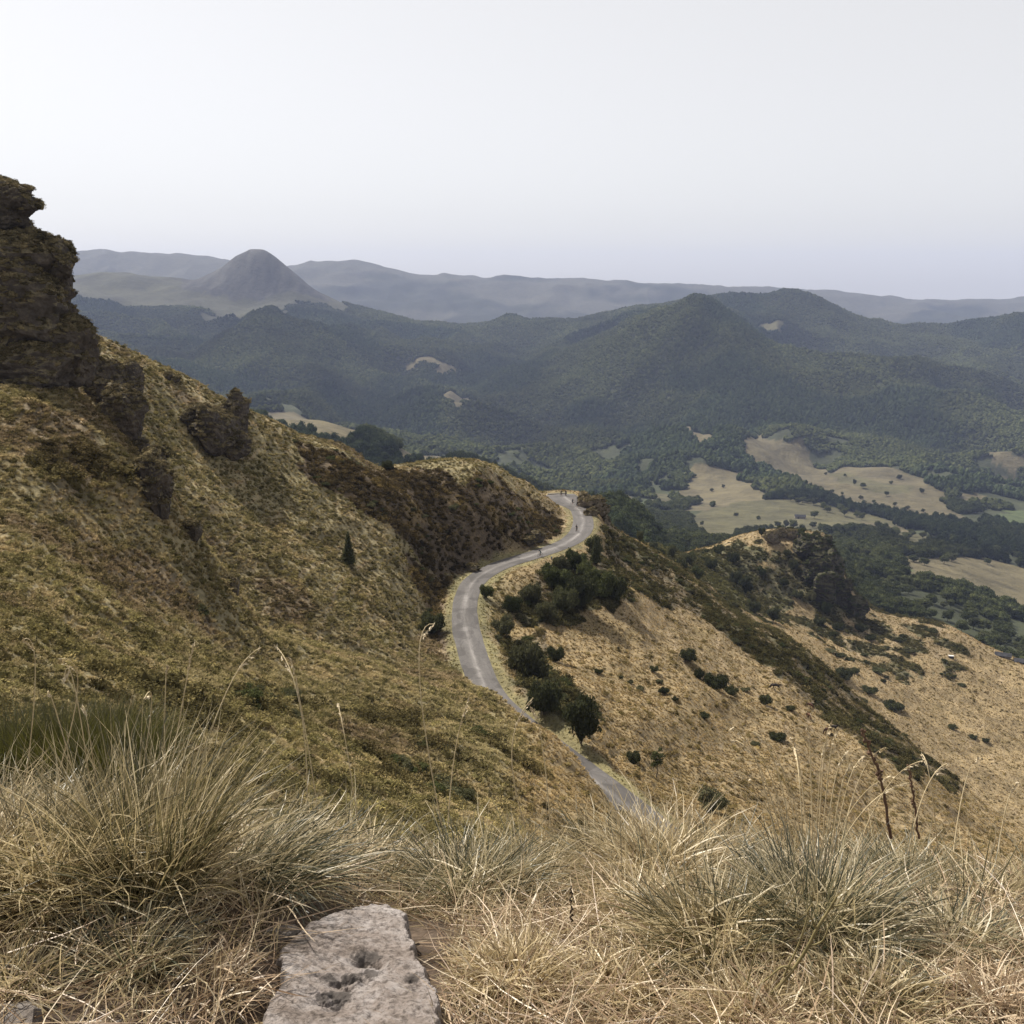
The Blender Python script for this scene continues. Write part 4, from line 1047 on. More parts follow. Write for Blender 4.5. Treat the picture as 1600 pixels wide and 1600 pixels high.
TU = [
 (235,1400,.60,.15,2600,M_OLIVE,"tall upright olive brown tussock, largest at the left",(.03,.05),.34,.6),
 (70,1405,.52,.17,2300,M_OLIVE,"wide straw and green tussock at the left edge",(-.05,0),.75,.9),
 (-60,1400,.50,.16,1300,M_STRAW,"pale tussock cut by the left edge of the picture",(-.1,0),.7,.9),
 (400,1385,.40,.12,1500,M_GREY,"tussock combed flat to the right beside the tall olive one",(.75,.05),.5,.8),
 (330,1290,.46,.13,1400,M_STRAW,"bleached tussock behind the tall olive one",(.1,0),.7,.9),
 (205,1510,.24,.10,900,M_GREY,"small grey green tussock in front of the tall olive one",(.05,0),.7,.8),
 (15,1545,.13,.12,700,M_OLIVE,"low fresh green tuft at the lower left edge",(0,0),.8,.7),
 (320,1540,.15,.12,500,M_LITTER,"low brown tuft on bare soil at the lower left",(.1,0),.9,.9),
 (735,1415,.44,.17,2600,M_GREY,"big grey green tussock right behind the flat rock",(.08,.05),.8,.8),
 (600,1345,.42,.17,1800,M_STRAW,"straw tussock left of centre on the brow",(.05,0),.8,.9),
 (480,1310,.42,.16,1500,M_STRAW,"straw tussock on the brow right of the bleached one",(.1,0),.8,1),
 (880,1350,.36,.15,1600,M_OLIVE,"dark stemmed tussock on the brow below the road end",(0,0),.6,.6),
 (985,1340,.34,.17,1600,M_STRAW,"straw tussock on the brow in front of the hidden road",(.1,0),.9,1),
 (1275,1465,.46,.16,2700,M_GREY,"large dark grey green tussock right of centre",(0,.05),.6,.7),
 (1120,1490,.38,.18,2500,M_OLIVE,"rounded olive tussock left of the dark grey green one",(-.05,0),.85,.9),
 (1110,1400,.42,.15,1700,M_GREY,"grey tussock with bleached blades behind the rounded olive one",(-.1,0),.7,.8),
 (1260,1370,.44,.16,1800,M_STRAW,"pale tussock on the right brow bearing arching stalks",(.05,.05),.7,.9),
 (1420,1410,.42,.17,2000,M_GREY,"grey green tussock leaning right on the right brow",(.2,0),.85,1),
 (1540,1400,.40,.18,1800,M_OLIVE,"brown green tussock near the right edge",(.1,0),.8,.9),
 (1500,1490,.28,.18,1500,M_GREY,"low spreading tussock near the right edge",(.25,0),.95,1),
 (1370,1580,.24,.17,1400,M_OLIVE,"low tussock at the bottom right",(.1,-.1),.9,.9),
 (1180,1600,.22,.15,1200,M_STRAW,"short straw tuft at the bottom beside the forked stem",(0,-.1),.9,.9),
 (960,1560,.22,.17,1600,M_STRAW,"short straw tussock at the bottom centre",(.15,-.1),.9,.9),
 (800,1540,.24,.13,1300,M_STRAW,"bright straw tuft hugging the right side of the flat rock",(.0,-.1),.8,.9),
 (1560,1590,.20,.16,900,M_LITTER,"pinkish straw tuft in the bottom right corner",(.1,-.1),1,1),
 (1010,1440,.30,.14,1000,M_STRAW,"thin straw tuft beside the small dark twig",(.1,0),.9,1),
]
TU += [(1035,1395,.56,.13,1900,M_STRAW,"straw tussock right of the hidden end of the road",(.05,0),.8,1), (955,1390,.50,.13,1700,M_OLIVE,"olive tussock covering the hidden end of the road",(.05,0),.7,.9)]
for px, py, h, rad, n, mat, lab, lean, spr, cu in TU:
    tuft(px, py, h * (.84 if px < 420 else .72), rad * .78, int(n * .46), mat, lab, lean, spr * 1.2, .0045, 5, .6 if px < 420 else 1.1, cu * 1.5)

# grass that nobody could count: brow grass, short turf and fallen straw
def on_ledge(n, x0, x1, y0, y1):
    x = rng.uniform(x0, x1, n); y = rng.uniform(y0, y1, n); return x, y
ROCK_C, = (ledge_at(560, 1560),)
def off_rock(x, y): return ~((np.abs(x - ROCK_C.x + .01) < .215) & (y < 2.75) & (y > 1.2))
parts = []
nb = 160                                                       # tufts of the brow, further back
bx = rng.uniform(-4.2, 4.4, nb); by = rng.uniform(2.9, 4.9, nb); keep = np.abs(bx / by) < 1.0
brow = {0: [], 1: [], 2: []}
for x, y in zip(bx[keep], by[keep]):
    g = np.random.default_rng(int(abs(x * 1000 + y * 77777)))
    for v, f, l in tuft_parts(240, g.uniform(.18, .36), g.uniform(.07, .14), g, (g.normal(.06, .2), g.normal(0, .12)), 1.0, .0042, .8, 1.3):
        v = v + np.array([x, y, lz(x, y)]); brow[int(g.integers(0, 3))].append((v, f, l))
for k, mt in enumerate((M_STRAW, M_OLIVE, M_GREY)):
    o = link("brow_grass", blade_mesh("brow_grass", brow[k], mt)); fin(o, kind="stuff")
n = 46000; x, y = on_ledge(n, -3.3, 3.5, 1.3, 4.2); m = off_rock(x, y) & (np.abs(x / y) < 1.0) & (fbm(x / .35, y / .35, 3, 211) + .55 * sstep(-.5, .3, x) > -.05); x, y = x[m], y[m]; n = len(x)
g = np.random.default_rng(77)
v, f = blades(np.stack([x, y, ledge_h(x, y) - .01], 1), g.uniform(0, 6.28, n), np.abs(g.normal(.75, .4, n)).clip(.05, 1.5), g.uniform(.05, .20, n), g.uniform(.0018, .0036, n), g.uniform(.1, 1.2, n), g, 4)
o = link("short_grass", blade_mesh("short_grass", [(v, f, g.random(n))], M_STRAW)); fin(o, kind="stuff")
n = 46000; x, y = on_ledge(n, -3.1, 3.3, 1.2, 4.0); m = off_rock(x, y) & (np.abs(x / y) < 1.0) & (rng.random(n) < .35 + .65 * sstep(-.9, 0, x)); x, y = x[m], y[m]; n = len(x)
v, f = blades(np.stack([x, y, ledge_h(x, y) + g.uniform(.0, .05, n)], 1), g.uniform(0, 6.28, n), g.normal(.06, .12, n), g.uniform(.08, .34, n), g.uniform(.0016, .0038, n), g.normal(.1, .25, n), g, 4, .25)
o = link("fallen_straw", blade_mesh("fallen_straw", [(v, f, g.random(n))], M_LITTER)); fin(o, kind="stuff")

# green broom bush below the brow at the left
def broom():
    g = np.random.default_rng(9); p = at(85, 1215, 7.2)
    parts = []
    for i in range(9):
        c = np.array([g.uniform(-.62, .62), g.uniform(-.35, .35), 0])
        for v, f, l in tuft_parts(1300, .62 - .22 * abs(c[0]) + g.uniform(-.05, .06), .16, g, (c[0] * .25 + .05, 0), .55, .0075, 0, .35):
            parts.append((v + c + np.array([0, 0, -.05]), f, l))
    e = link("broom_bush", blade_mesh("twigs", parts, M_BROOM), loc=p); fin(e, "dense green broom bush behind the grass at the left edge", "shrub")
broom()

# ------------------------------------------------------------------ tall stalks with seed heads
def tube_pts(P, r, k=5):
    P = np.asarray(P, float); n = len(P); r = np.broadcast_to(r, (n,)); T = np.gradient(P, axis=0); T /= np.linalg.norm(T, axis=1)[:, None] + 1e-9
    u = np.cross(T, [.31, .87, .38]); u /= np.linalg.norm(u, axis=1)[:, None] + 1e-9; w = np.cross(T, u); an = np.arange(k) * 2 * math.pi / k
    V = P[:, None] + (u[:, None] * np.cos(an)[None, :, None] + w[:, None] * np.sin(an)[None, :, None]) * r[:, None, None]
    i = np.arange(n * k).reshape(n, k)
    F = np.stack([i[:-1], np.roll(i[:-1], -1, 1), np.roll(i[1:], -1, 1), i[1:]], 2).reshape(-1, 4)
    return V.reshape(-1, 3), F
def plain_mat(name, c0, c1, sc=60, rough=.85):
    m, nt, b = new_mat(name); nt.links.new(ramp(nt, noise(nt, sc, 4), [(.35, c0), (.65, c1)]), b.inputs['Base Color']); b.inputs['Roughness'].default_value = rough; return m
M_STALK = plain_mat("straw_stalk", (.40, .32, .19), (.54, .45, .29)); M_HEAD = plain_mat("seed_head", (.42, .34, .22), (.60, .52, .38), 200)
M_DOCK = plain_mat("rust_stalk", (.075, .045, .030), (.14, .088, .058), 90); M_TWIG = plain_mat("dark_twig", (.028, .020, .014), (.06, .042, .03), 90); M_FORK = plain_mat("ochre_stem", (.12, .10, .045), (.22, .18, .085), 50)
def bez(p0, p1, p2, n=14):
    t = np.linspace(0, 1, n)[:, None]; return (1 - t) ** 2 * p0 + 2 * t * (1 - t) * p1 + t * t * p2
def stalk(pix, d, label, group, seed, head=True, rad=.0021, droop=0.0):
    """pix: base, bend and tip as sighted at distance d"""
    g = np.random.default_rng(seed); dd = [d, d + g.normal(0, .04), d + g.normal(0, .10)]
    p0, p1, p2 = [np.array(at(px, py, q)) for (px, py), q in zip(pix, dd)]
    P = bez(p0, 2 * p1 - .5 * (p0 + p2), p2); o = Vector(p0)
    e = link("grass_stalk", None, loc=o); e.empty_display_size = .05; fin(e, label, "grass stalk", group)
    V, F = tube_pts(P - p0, np.linspace(rad, rad * .55, len(P)), 5); me = np_mesh("stem", V, F, True); me.materials.append(M_STALK); link("stem", me, parent=e)
    if head:
        vs, fs = [], []; off = 0; tail = P[-5:] - p0; T = tail[-1] - tail[0]; L = np.linalg.norm(T); T /= L
        for q in range(20):
            c = tail[0] + (tail[-1] - tail[0]) * g.uniform(0, 1.0) + g.normal(0, .0018, 3); ax = T + g.normal(0, .35, 3); ax /= np.linalg.norm(ax); s = np.cross(ax, g.normal(size=3)); s /= np.linalg.norm(s); l = g.uniform(.008, .016)
            vs.append(np.stack([c - ax * l * .4, c + s * .0026, c + ax * l, c - s * .0026])); fs.append(np.arange(4)[None] + off); off += 4
        me = np_mesh("seed_head", np.concatenate(vs), np.concatenate(fs)); me.materials.append(M_HEAD); link("seed_head", me, parent=e)
    return e
for i, (pix, d, lab) in enumerate([
   ([(30,1290),(55,1060),(35,1000)], 3.0, "thin pale stalk standing nearest the left edge"),
   ([(60,1300),(120,1090),(90,1030)], 3.0, "arching stalk second from the left edge"),
   ([(140,1300),(90,1120),(75,1085)], 2.9, "short drooping stalk over the broom bush"),
   ([(150,1300),(118,1080),(100,1062)], 2.9, "hooked seed stalk over the broom bush"),
   ([(160,1320),(140,1150),(128,1105)], 2.9, "feathery stalk in front of the broom bush"),
   ([(200,1330),(235,1120),(225,1092)], 2.8, "stalk with ragged head above the tall olive tussock"),
   ([(250,1300),(285,1100),(302,1005)], 2.9, "tall pale stalk rising from the olive tussock"),
   ([(290,1280),(350,1090),(408,1012)], 3.0, "long straight stalk slanting right over the hillside"),
   ([(255,1290),(258,1090),(262,1042)], 2.9, "short upright stalk beside the tall pale one"),
   ([(480,1290),(470,1110),(432,1010)], 3.2, "stalk bending left over the hillside left of centre"),
   ([(500,1290),(475,1130),(455,1030)], 3.2, "twin of the left bending stalk, just to its right"),
   ([(690,1290),(655,1050),(678,975)], 3.2, "tall stalk whose pale head points at the road bend"),
   ([(700,1290),(712,1170),(735,1085)], 3.2, "stalk whose pale head crosses the road"),
   ([(560,1290),(540,1160),(528,1100)], 3.3, "short stalk with twisted pale head on the centre brow"),
   ([(820,1290),(800,1170),(833,1090)], 3.3, "hooked stalk in front of the dark bank shrubs"),
   ([(860,1290),(845,1150),(828,1105)], 3.3, "small stalk below the hooked one"),
  ]): stalk(pix, d, lab, None, 300 + i)
for i, (bx_, tx, ty, bend) in enumerate([(1215,1140,1148,.35),(1225,1145,1168,.4),(1235,1160,1172,.3),(1240,1175,1155,.35),(1250,1185,1162,.2),(1255,1240,1180,.15),(1262,1235,1165,.1),(1270,1262,1150,-.05),(1278,1300,1140,-.1),(1285,1310,1152,-.05),(1290,1322,1190,-.15),(1300,1330,1208,-.2),(1305,1350,1195,-.3),(1312,1385,1180,-.25),(1300,1395,1225,-.6),(1310,1420,1235,-.6),(1245,1130,1215,.5),(1238,1105,1218,.5),(1255,1205,1195,.25),(1275,1290,1172,-.1),(1340,1445,1200,-.3),(1420,1480,1205,-.2),(1490,1530,1195,-.2),(1560,1590,1235,-.2),(1465,1440,1190,.1)]):
    by_ = 1330; mx_ = bx_ + (tx - bx_) * .45; my_ = by_ + (ty - by_) * .78
    ty -= 12
    stalk([(bx_, by_), (mx_, my_), (tx, ty)], 2.85 + (i % 5) * .06, "thin arching straw stalk with drooping tip on the right brow", "arching stalks on the right brow", 400 + i)
def thick_stalk(pix, d, r, mat, label, name, cat, knobs=14, part="stem", seed=1):
    g = np.random.default_rng(seed); P = np.array([at(px, py, d) for px, py in pix]); s = np.linspace(0, 1, len(P)); t = np.linspace(0, 1, 24)
    P = np.stack([pchip(s, P[:, k], t) for k in range(3)], 1); P[1:-1] += g.normal(0, .0018, (22, 3)); o = P[0].copy()
    e = link(name, None, loc=Vector(o)); e.empty_display_size = .05; fin(e, label, cat)
    V, F = tube_pts(P - o, np.linspace(r, r * .6, 24) * g.uniform(.85, 1.2, 24), 6); me = np_mesh(part, V, F, True); me.materials.append(mat); link(part, me, parent=e)
    if knobs:
        vs, fs = [], []; off = 0
        for q in range(knobs):
            c = P[int(g.integers(8, 24))] - o + g.normal(0, r * .8, 3); V, F = lumpy((0, 0, 0), (r * 1.1, r * 1.1, r * 1.4), q, .4, ICO1); vs.append(V + c); fs.append(F + off); off += len(V)
        me = np_mesh("seed_cluster", np.concatenate(vs), np.concatenate(fs)); me.materials.append(mat); link("seed_cluster", me, parent=e)
    return e
thick_stalk([(1392,1310),(1378,1225),(1362,1180),(1348,1142)], 3.0, .0048, M_DOCK, "thick rusty dock stalk leaning left on the right brow", "dock_stalk", "plant stalk", 30)
thick_stalk([(1436,1310),(1430,1262),(1424,1225),(1420,1196)], 3.0, .0038, M_DOCK, "upright rusty dock stalk right of the leaning one", "dock_stalk", "plant stalk", 18, seed=2)
thick_stalk([(893,1440),(892,1420),(894,1400),(892,1384)], 2.55, .0026, M_TWIG, "small dark upright twig right of the big grey green tussock", "twig", "twig", 8, seed=3)
def forked_stem():
    p = np.array(at(1180, 1580, 2.15)); e = link("forked_stem", None, loc=Vector(p)); e.empty_display_size = .05
    fin(e, "bare ochre forked plant stem leaning right at the bottom", "plant stalk")
    for pix, r, nm in ([(1180,1580),(1235,1520),(1262,1480),(1278,1448),(1290,1430),(1307,1402)], .0050, "main_stem"), ([(1240,1515),(1225,1510),(1198,1530),(1165,1555)], .0030, "branch"), ([(1276,1452),(1268,1435),(1262,1425),(1270,1412)], .0030, "branch"), ([(1290,1430),(1300,1418),(1322,1412)], .0026, "branch"), ([(1262,1480),(1285,1470),(1297,1442)], .0026, "branch"), ([(1225,1525),(1250,1470),(1262,1432)], .0028, "branch"), ([(1165,1545),(1180,1490),(1198,1430)], .0022, "branch"):
        P = np.array([at(a, b, 2.15) for a, b in pix]); s = np.linspace(0, 1, len(P)); t = np.linspace(0, 1, 16); P = np.stack([pchip(s, P[:, k], t) for k in range(3)], 1) - p
        V, F = tube_pts(P, np.linspace(r, r * .6, 16), 6); me = np_mesh(nm, V, F, True); me.materials.append(M_FORK); link(nm, me, parent=e)
forked_stem()

# ------------------------------------------------------------------ the flat rock and pebbles
def flat_rock():
    m, nt, b = new_mat("pale_lichen_rock")
    c = ramp(nt, noise(nt, 7, 7, .68, None, .5), [(.28, (.17, .135, .11)), (.44, (.36, .305, .27)), (.58, (.50, .45, .425)), (.78, (.62, .585, .57))])
    sp = ramp(nt, noise(nt, 60, 5, .75), [(.38, (.35, .34, .33)), (.52, (1, 1, 1)), (.75, (1.25, 1.25, 1.27))])
    c = mix(nt, .85, c, sp, 'MULTIPLY')
    dk = ramp(nt, noise(nt, 4.3, 5, .6, None, .8), [(.62, (0, 0, 0)), (.70, (1, 1, 1))])
    c = mix(nt, dk, c, (.10, .085, .072))
    sm = ramp(nt, math_n(nt, 'ADD', attr(nt, 'dark_spot'), math_n(nt, 'MULTIPLY', math_n(nt, 'SUBTRACT', noise(nt, 48, 5, .7), .5), 2.2)), [(.45, (0, 0, 0)), (.75, (.85, .85, .85))])
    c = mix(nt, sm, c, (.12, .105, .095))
    nt.links.new(c, b.inputs['Base Color']); bump(nt, b, noise(nt, 85, 8, .8), 1.0, .02)
    # outline on the ground, as sighted
    top = [(425,1475),(455,1442),(485,1428),(560,1424),(612,1428),(640,1442),(650,1490),(668,1520),(690,1560),(694,1610),(690,1660),(385,1660),(392,1610),(415,1560),(440,1520)]
    pts = np.array([[*at(px, py, 1)[:3]] for px, py in top]); z0 = -1.70
    W = []
    for q in pts:
        yy = np.linspace(1.2, 4, 2000); zz = ledge_h(q[0] * yy, yy) + .055; i = np.nonzero(zz >= q[2] * yy)[0][0]; W.append((q[0] * yy[i], yy[i]))
    W = np.array(W); c0 = W.mean(0)
    xs = np.linspace(W[:, 0].min() - .02, W[:, 0].max() + .02, 130); ys = np.linspace(W[:, 1].min() - .02, W[:, 1].max() + .02, 190)
    X, Y = np.meshgrid(xs, ys)
    # distance inside the outline
    dist = np.full(X.shape, 9.0)
    for i in range(len(W)):
        a, bb = W[i], W[(i + 1) % len(W)]; ab = bb - a; t = np.clip(((X - a[0]) * ab[0] + (Y - a[1]) * ab[1]) / (ab @ ab), 0, 1)
        dist = np.minimum(dist, np.hypot(X - a[0] - t * ab[0], Y - a[1] - t * ab[1]))
    ins = inside(W, X.ravel(), Y.ravel()).reshape(X.shape); sd = np.where(ins, dist, -dist) + fbm(X / .05, Y / .05, 3, 231) * .012
    prof = sstep(-.012, .016, sd)
    Z = ledge_h(X, Y) * 0 + (-1.34 - .17 * Y - .26 * np.maximum(Y - 2.45, 0) ** 1.55 + .20 * sstep(-.2, -1.5, X) + .055) + .006 * fbm(X / .12, Y / .12, 4, 233) + .010 * np.abs(fbm(X / .05, Y / .05, 4, 237)) - .03 * sstep(.10, .0, X - W[:, 0].min()) 
    for (px, py, r, dp) in [(573,1462,.030,.030),(590,1468,.022,.028),(562,1470,.02,.02),(545,1508,.05,.022),(575,1500,.03,.018),(520,1515,.03,.018),(530,1545,.032,.028),(512,1550,.03,.024),(497,1500,.012,.02),(640,1495,.02,.02),(545,1520,.012,.03)]:
        a, t = sight(px, py); q = -1.6 / t; Z = Z - dp * .75 * np.exp(-(((X - a * q) / r) ** 2 + ((Y - q) / (r * .8)) ** 2)) * (1 + .6 * fbm(X / .02, Y / .02, 3, 241))
    st = np.zeros(X.shape)  # darker colour spots, most of them in and around the pits
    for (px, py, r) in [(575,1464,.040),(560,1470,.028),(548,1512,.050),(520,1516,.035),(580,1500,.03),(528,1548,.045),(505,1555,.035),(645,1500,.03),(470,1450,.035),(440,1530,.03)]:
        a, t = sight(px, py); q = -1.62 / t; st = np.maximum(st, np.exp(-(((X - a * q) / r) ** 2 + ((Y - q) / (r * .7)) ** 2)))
    Z = Z * prof + (1 - prof) * (ledge_h(X, Y) - .08)
    i = np.arange(X.size).reshape(X.shape); F = np.stack([i[:-1, :-1].ravel(), i[:-1, 1:].ravel(), i[1:, 1:].ravel(), i[1:, :-1].ravel()], 1)
    o = link("flat_rock", np_mesh("flat_rock", np.stack([X.ravel(), Y.ravel(), Z.ravel()], 1), F, False, {"dark_spot": ('FLOAT', st.ravel())}), mat=m)
    fin(o, "pale pitted flat rock set in the ground at the bottom left of centre", "rock")
flat_rock()
M_PEB = rock_material("pebble_stone", (.08, .065, .055), (.15, .13, .115), (.24, .22, .205), None, scale=25)
PEB = []
for k in range(4):
    me = np_mesh("pebble", crag_piece((1, .8, .6), 900 + k, ICO2, 8, .15, 0), ICO2[1], False); me.materials.append(M_PEB); PEB.append(me)
for i in range(46):
    px, py = rng.uniform(150, 470), rng.uniform(1480, 1600)
    if px > 420 and py > 1500: px -= 80
    p = ledge_at(px, py); s = float(np.exp(rng.normal(math.log(.0065), .45)))
    o = link("pebble", PEB[i % 4], loc=p + Vector((0, 0, s * .35)), rot=(rng.uniform(0, .4), 0, rng.uniform(0, 6.28)), scale=s); fin(o, "small grey pebble on the bare soil left of the flat rock", "pebble", "pebbles on the bare soil")
for px, py, s, lab in [(40,1592,.07,"pale half buried stone in the bottom left corner"),(440,1462,.05,"reddish brown stone against the left end of the flat rock"),(445,1560,.035,"dark clod at the left side of the flat rock"),(1305,1385,.05,"pale stone glimpsed through the grass right of centre")]:
    p = ledge_at(px, py); o = link("stone", PEB[int(px) % 4], loc=p, rot=(0, 0, px), scale=s); fin(o, lab, "stone")
# ------------------------------------------------------------------ animals, riders and bicycles
def skin_mesh(name, V, E, Rr, sub=2, root=0):
    me = bpy.data.meshes.new(name); me.from_pydata(V, E, []); o = bpy.data.objects.new(name + "_build", me); COL.objects.link(o)
    o.modifiers.new("skin", 'SKIN')
    for i, r in enumerate(Rr):
        sv = me.skin_vertices[0].data[i]; sv.radius = (r, r) if isinstance(r, (int, float)) else r; sv.use_root = (i == root)
    ss = o.modifiers.new("sub", 'SUBSURF'); ss.levels = sub; ss.render_levels = sub
    dg = bpy.context.evaluated_depsgraph_get(); out = bpy.data.meshes.new_from_object(o.evaluated_get(dg)); out.name = name
    bpy.data.objects.remove(o); bpy.data.meshes.remove(me)
    for p in out.polygons: p.use_smooth = True
    return out
def coat(name, c): return plain_mat(name, tuple(v * .7 for v in c), tuple(v * 1.2 for v in c), 4, .6)
M_COAT = [coat("black_brown_coat", (.016, .011, .009)), coat("bay_coat", (.060, .026, .014)), coat("chestnut_coat", (.10, .048, .022))]
M_MANE = coat("dark_mane", (.012, .009, .008)); M_FLAX = coat("flaxen_mane", (.50, .44, .34)); M_HOOF = coat("hoof", (.03, .025, .02))
def horse_meshes(graze):
    V, E, Rr = [], [], []
    def add(p, r, frm=None):
        V.append(p); Rr.append(r)
        if frm is not None: E.append((frm, len(V) - 1))
        return len(V) - 1
    hip = add((-.62, 0, 1.22), (.27, .29)); mid = add((-.05, 0, 1.16), (.30, .31), hip); ch = add((.52, 0, 1.18), (.26, .30), mid)
    if graze:
        n1 = add((.86, 0, 1.02), (.15, .19), ch); n2 = add((1.12, 0, .66), (.11, .14), n1); hd = add((1.20, 0, .42), (.10, .12), n2); mz = add((1.12, 0, .10), (.06, .065), hd)
    else:
        n1 = add((.82, 0, 1.42), (.15, .19), ch); n2 = add((1.05, 0, 1.72), (.10, .13), n1); hd = add((1.20, 0, 1.76), (.10, .12), n2); mz = add((1.48, 0, 1.52), (.06, .065), hd)
    add((V[hd][0] - .03, .07, V[hd][2] + .16), .025, hd); add((V[hd][0] - .03, -.07, V[hd][2] + .16), .025, hd)
    for s in (-1, 1):
        off = .12 * s
        a = add((.50, .16 * s, .95), .125, ch); b = add((.47 + off * .3, .17 * s, .74), .075, a); c = add((.52 + off, .17 * s, .44), .05, b); d = add((.50 + off, .17 * s, .14), .036, c); add((.54 + off, .17 * s, .02), .05, d)
        a = add((-.60, .17 * s, .95), .16, hip); b = add((-.50 - off * .4, .18 * s, .78), .10, a); c = add((-.74 - off, .17 * s, .50), .055, b); d = add((-.70 - off, .17 * s, .15), .037, c); add((-.66 - off, .17 * s, .02), .05, d)
    body = skin_mesh("body", V, E, Rr)
    tail = skin_mesh("tail", [(-.86, 0, 1.28), (-.98, 0, 1.10), (-1.0, 0, .80), (-.97, 0, .48)], [(0, 1), (1, 2), (2, 3)], [.05, .065, .06, .02], 1)
    if graze: mp = [(.55, 0, 1.46), (.88, 0, 1.22), (1.16, 0, .86), (1.30, 0, .56)]
    else: mp = [(.56, 0, 1.50), (.74, 0, 1.66), (.96, 0, 1.90), (1.16, 0, 1.90)]
    mane = skin_mesh("mane", mp, [(0, 1), (1, 2), (2, 3)], [(.03, .05), (.035, .08), (.035, .08), (.03, .04)], 1)
    return body, tail, mane
HORSE = {True: horse_meshes(True), False: horse_meshes(False)}
def horse(px, py, rz, graze, coat_i, mane_m, label, size=1.0):
    g = ground(px, py, 60); e = link("horse", None, loc=g - Vector((0, 0, .03)), rot=(0, 0, R(rz)), scale=size); e.empty_display_size = .3
    fin(e, label, "horse", "horses grazing on the straw slope")
    for nm, me, mt in zip(("body", "tail", "mane"), HORSE[graze], (M_COAT[coat_i], mane_m, mane_m)):
        m2 = me.copy(); m2.materials.clear(); m2.materials.append(mt); link(nm, m2, parent=e)
horse(1212, 1078, 175, True, 0, M_MANE, "blackish horse seen side on at the top edge of the straw slope", 1.08)
horse(1265, 1107, -60, True, 1, M_MANE, "dark bay horse just below the bush edge", 1.0)
horse(1263, 1122, -75, True, 2, M_FLAX, "chestnut horse with pale mane below the dark bay one", .9)
horse(1293, 1146, -150, True, 1, M_MANE, "bay horse lowest on the slope, left of the blackish standing one", 1.0)
horse(1302, 1142, -50, False, 0, M_MANE, "blackish standing horse at the right end of the herd", .95)

M_KIT = {"black": coat("black_kit", (.012, .012, .014)), "navy": coat("navy_kit", (.02, .025, .05)), "teal": coat("teal_kit", (.03, .07, .08))}
M_SKIN = coat("skin", (.38, .22, .15)); M_HELM = coat("helmet", (.03, .03, .035)); M_TYRE = coat("tyre", (.012, .012, .012)); M_METAL = coat("bike_metal", (.10, .10, .11)); M_FRAME = coat("bike_frame", (.03, .035, .05))
def rider_mesh(up):
    V, E, Rr = [], [], []
    def add(p, r, frm=None):
        V.append(p); Rr.append(r)
        if frm is not None: E.append((frm, len(V) - 1))
        return len(V) - 1
    lean = .12 if up else .34
    pel = add((-.20, 0, 1.00), (.15, .12)); ab = add((-.20 + lean * .45, 0, 1.20), (.14, .11), pel); chx = add((-.20 + lean, 0, 1.44), (.17, .12), ab)
    nk = add((-.16 + lean * 1.15, 0, 1.57), .058, chx); h1 = add((-.13 + lean * 1.2, 0, 1.68), .088, nk); h2 = add((-.12 + lean * 1.2, 0, 1.78), .085, h1)
    add((-.03 + lean * 1.2, 0, 1.66), .026, h1)
    for s in (-1, 1):
        sh = add((-.18 + lean, .17 * s, 1.46), .062, chx); el = add((.10 + lean * .6, .22 * s, 1.24), .045, sh); wr = add((.36, .20 * s, 1.06), .032, el); add((.43, .19 * s, 1.03), .034, wr)
        hp = add((-.19, .09 * s, .93), .098, pel); kn = add((.10 if s > 0 else .02, .10 * s, .70 if s > 0 else .62), .066, hp); an = add((.02 if s > 0 else -.06, .11 * s, .36 if s > 0 else .18), .042, kn); add((.14 if s > 0 else .07, .11 * s, .31 if s > 0 else .14), .036, an)
    me = skin_mesh("body", V, E, Rr); hc = Vector(V[h2])
    return me, hc
RIDERS = {u: rider_mesh(u) for u in (True, False)}
def helmet_mesh(c):
    V = ICO2[0] * np.array((.125, .10, .085)); V[:, 2] = np.maximum(V[:, 2], -.015); me = np_mesh("helmet", V + np.array(c) + np.array([0, 0, .035]), ICO2[1], True); me.materials.append(M_HELM); return me
HELM = {u: helmet_mesh(RIDERS[u][1]) for u in RIDERS}
def wheel_meshes():
    an = np.linspace(0, 2 * math.pi, 29); ring = np.stack([np.cos(an) * .33, an * 0, np.sin(an) * .33], 1)
    V, F = tube_pts(ring, .017, 6); tyre = np_mesh("tyre", V, F, True); tyre.materials.append(M_TYRE)
    V, F = tube_pts(ring * .94, .009, 5); Vs, Fs = [V], [F]; off = len(V)
    for k in range(14):
        a = 2 * math.pi * k / 14; v, f = tube_pts(np.array([(0, 0, 0), (math.cos(a) * .155, 0, math.sin(a) * .155), (math.cos(a) * .31, 0, math.sin(a) * .31)]), .003, 3); Vs.append(v); Fs.append(f + off); off += len(v)
    rim = np_mesh("rim", np.concatenate(Vs), np.concatenate(Fs), True); rim.materials.append(M_METAL); return tyre, rim
TYRE, RIM = wheel_meshes()
def frame_mesh():
    seat, bb, head, hub = (-.20, 0, .86), (-.05, 0, .29), (.36, 0, .82), (-.48, 0, .33)
    Vs, Fs, off = [], [], 0
    for a, b, r in ((seat, bb, .017), (bb, head, .02), (seat, head, .017), (seat, hub, .011), (bb, hub, .012), (head, (.52, 0, .33), .014), (head, (.34, 0, .98), .014)):
        v, f = tube_pts(np.linspace(a, b, 4), r, 6); Vs.append(v); Fs.append(f + off); off += len(v)
    me = np_mesh("frame", np.concatenate(Vs), np.concatenate(Fs), True); me.materials.append(M_FRAME); return me
FRAME_ = frame_mesh()
_v, _f = tube_pts(np.array([(.40, -.24, 1.0), (.36, -.12, 1.0), (.36, .12, 1.0), (.40, .24, 1.0)]), .014, 6); HBAR = np_mesh("handlebar", _v, _f, True); HBAR.materials.append(M_METAL)
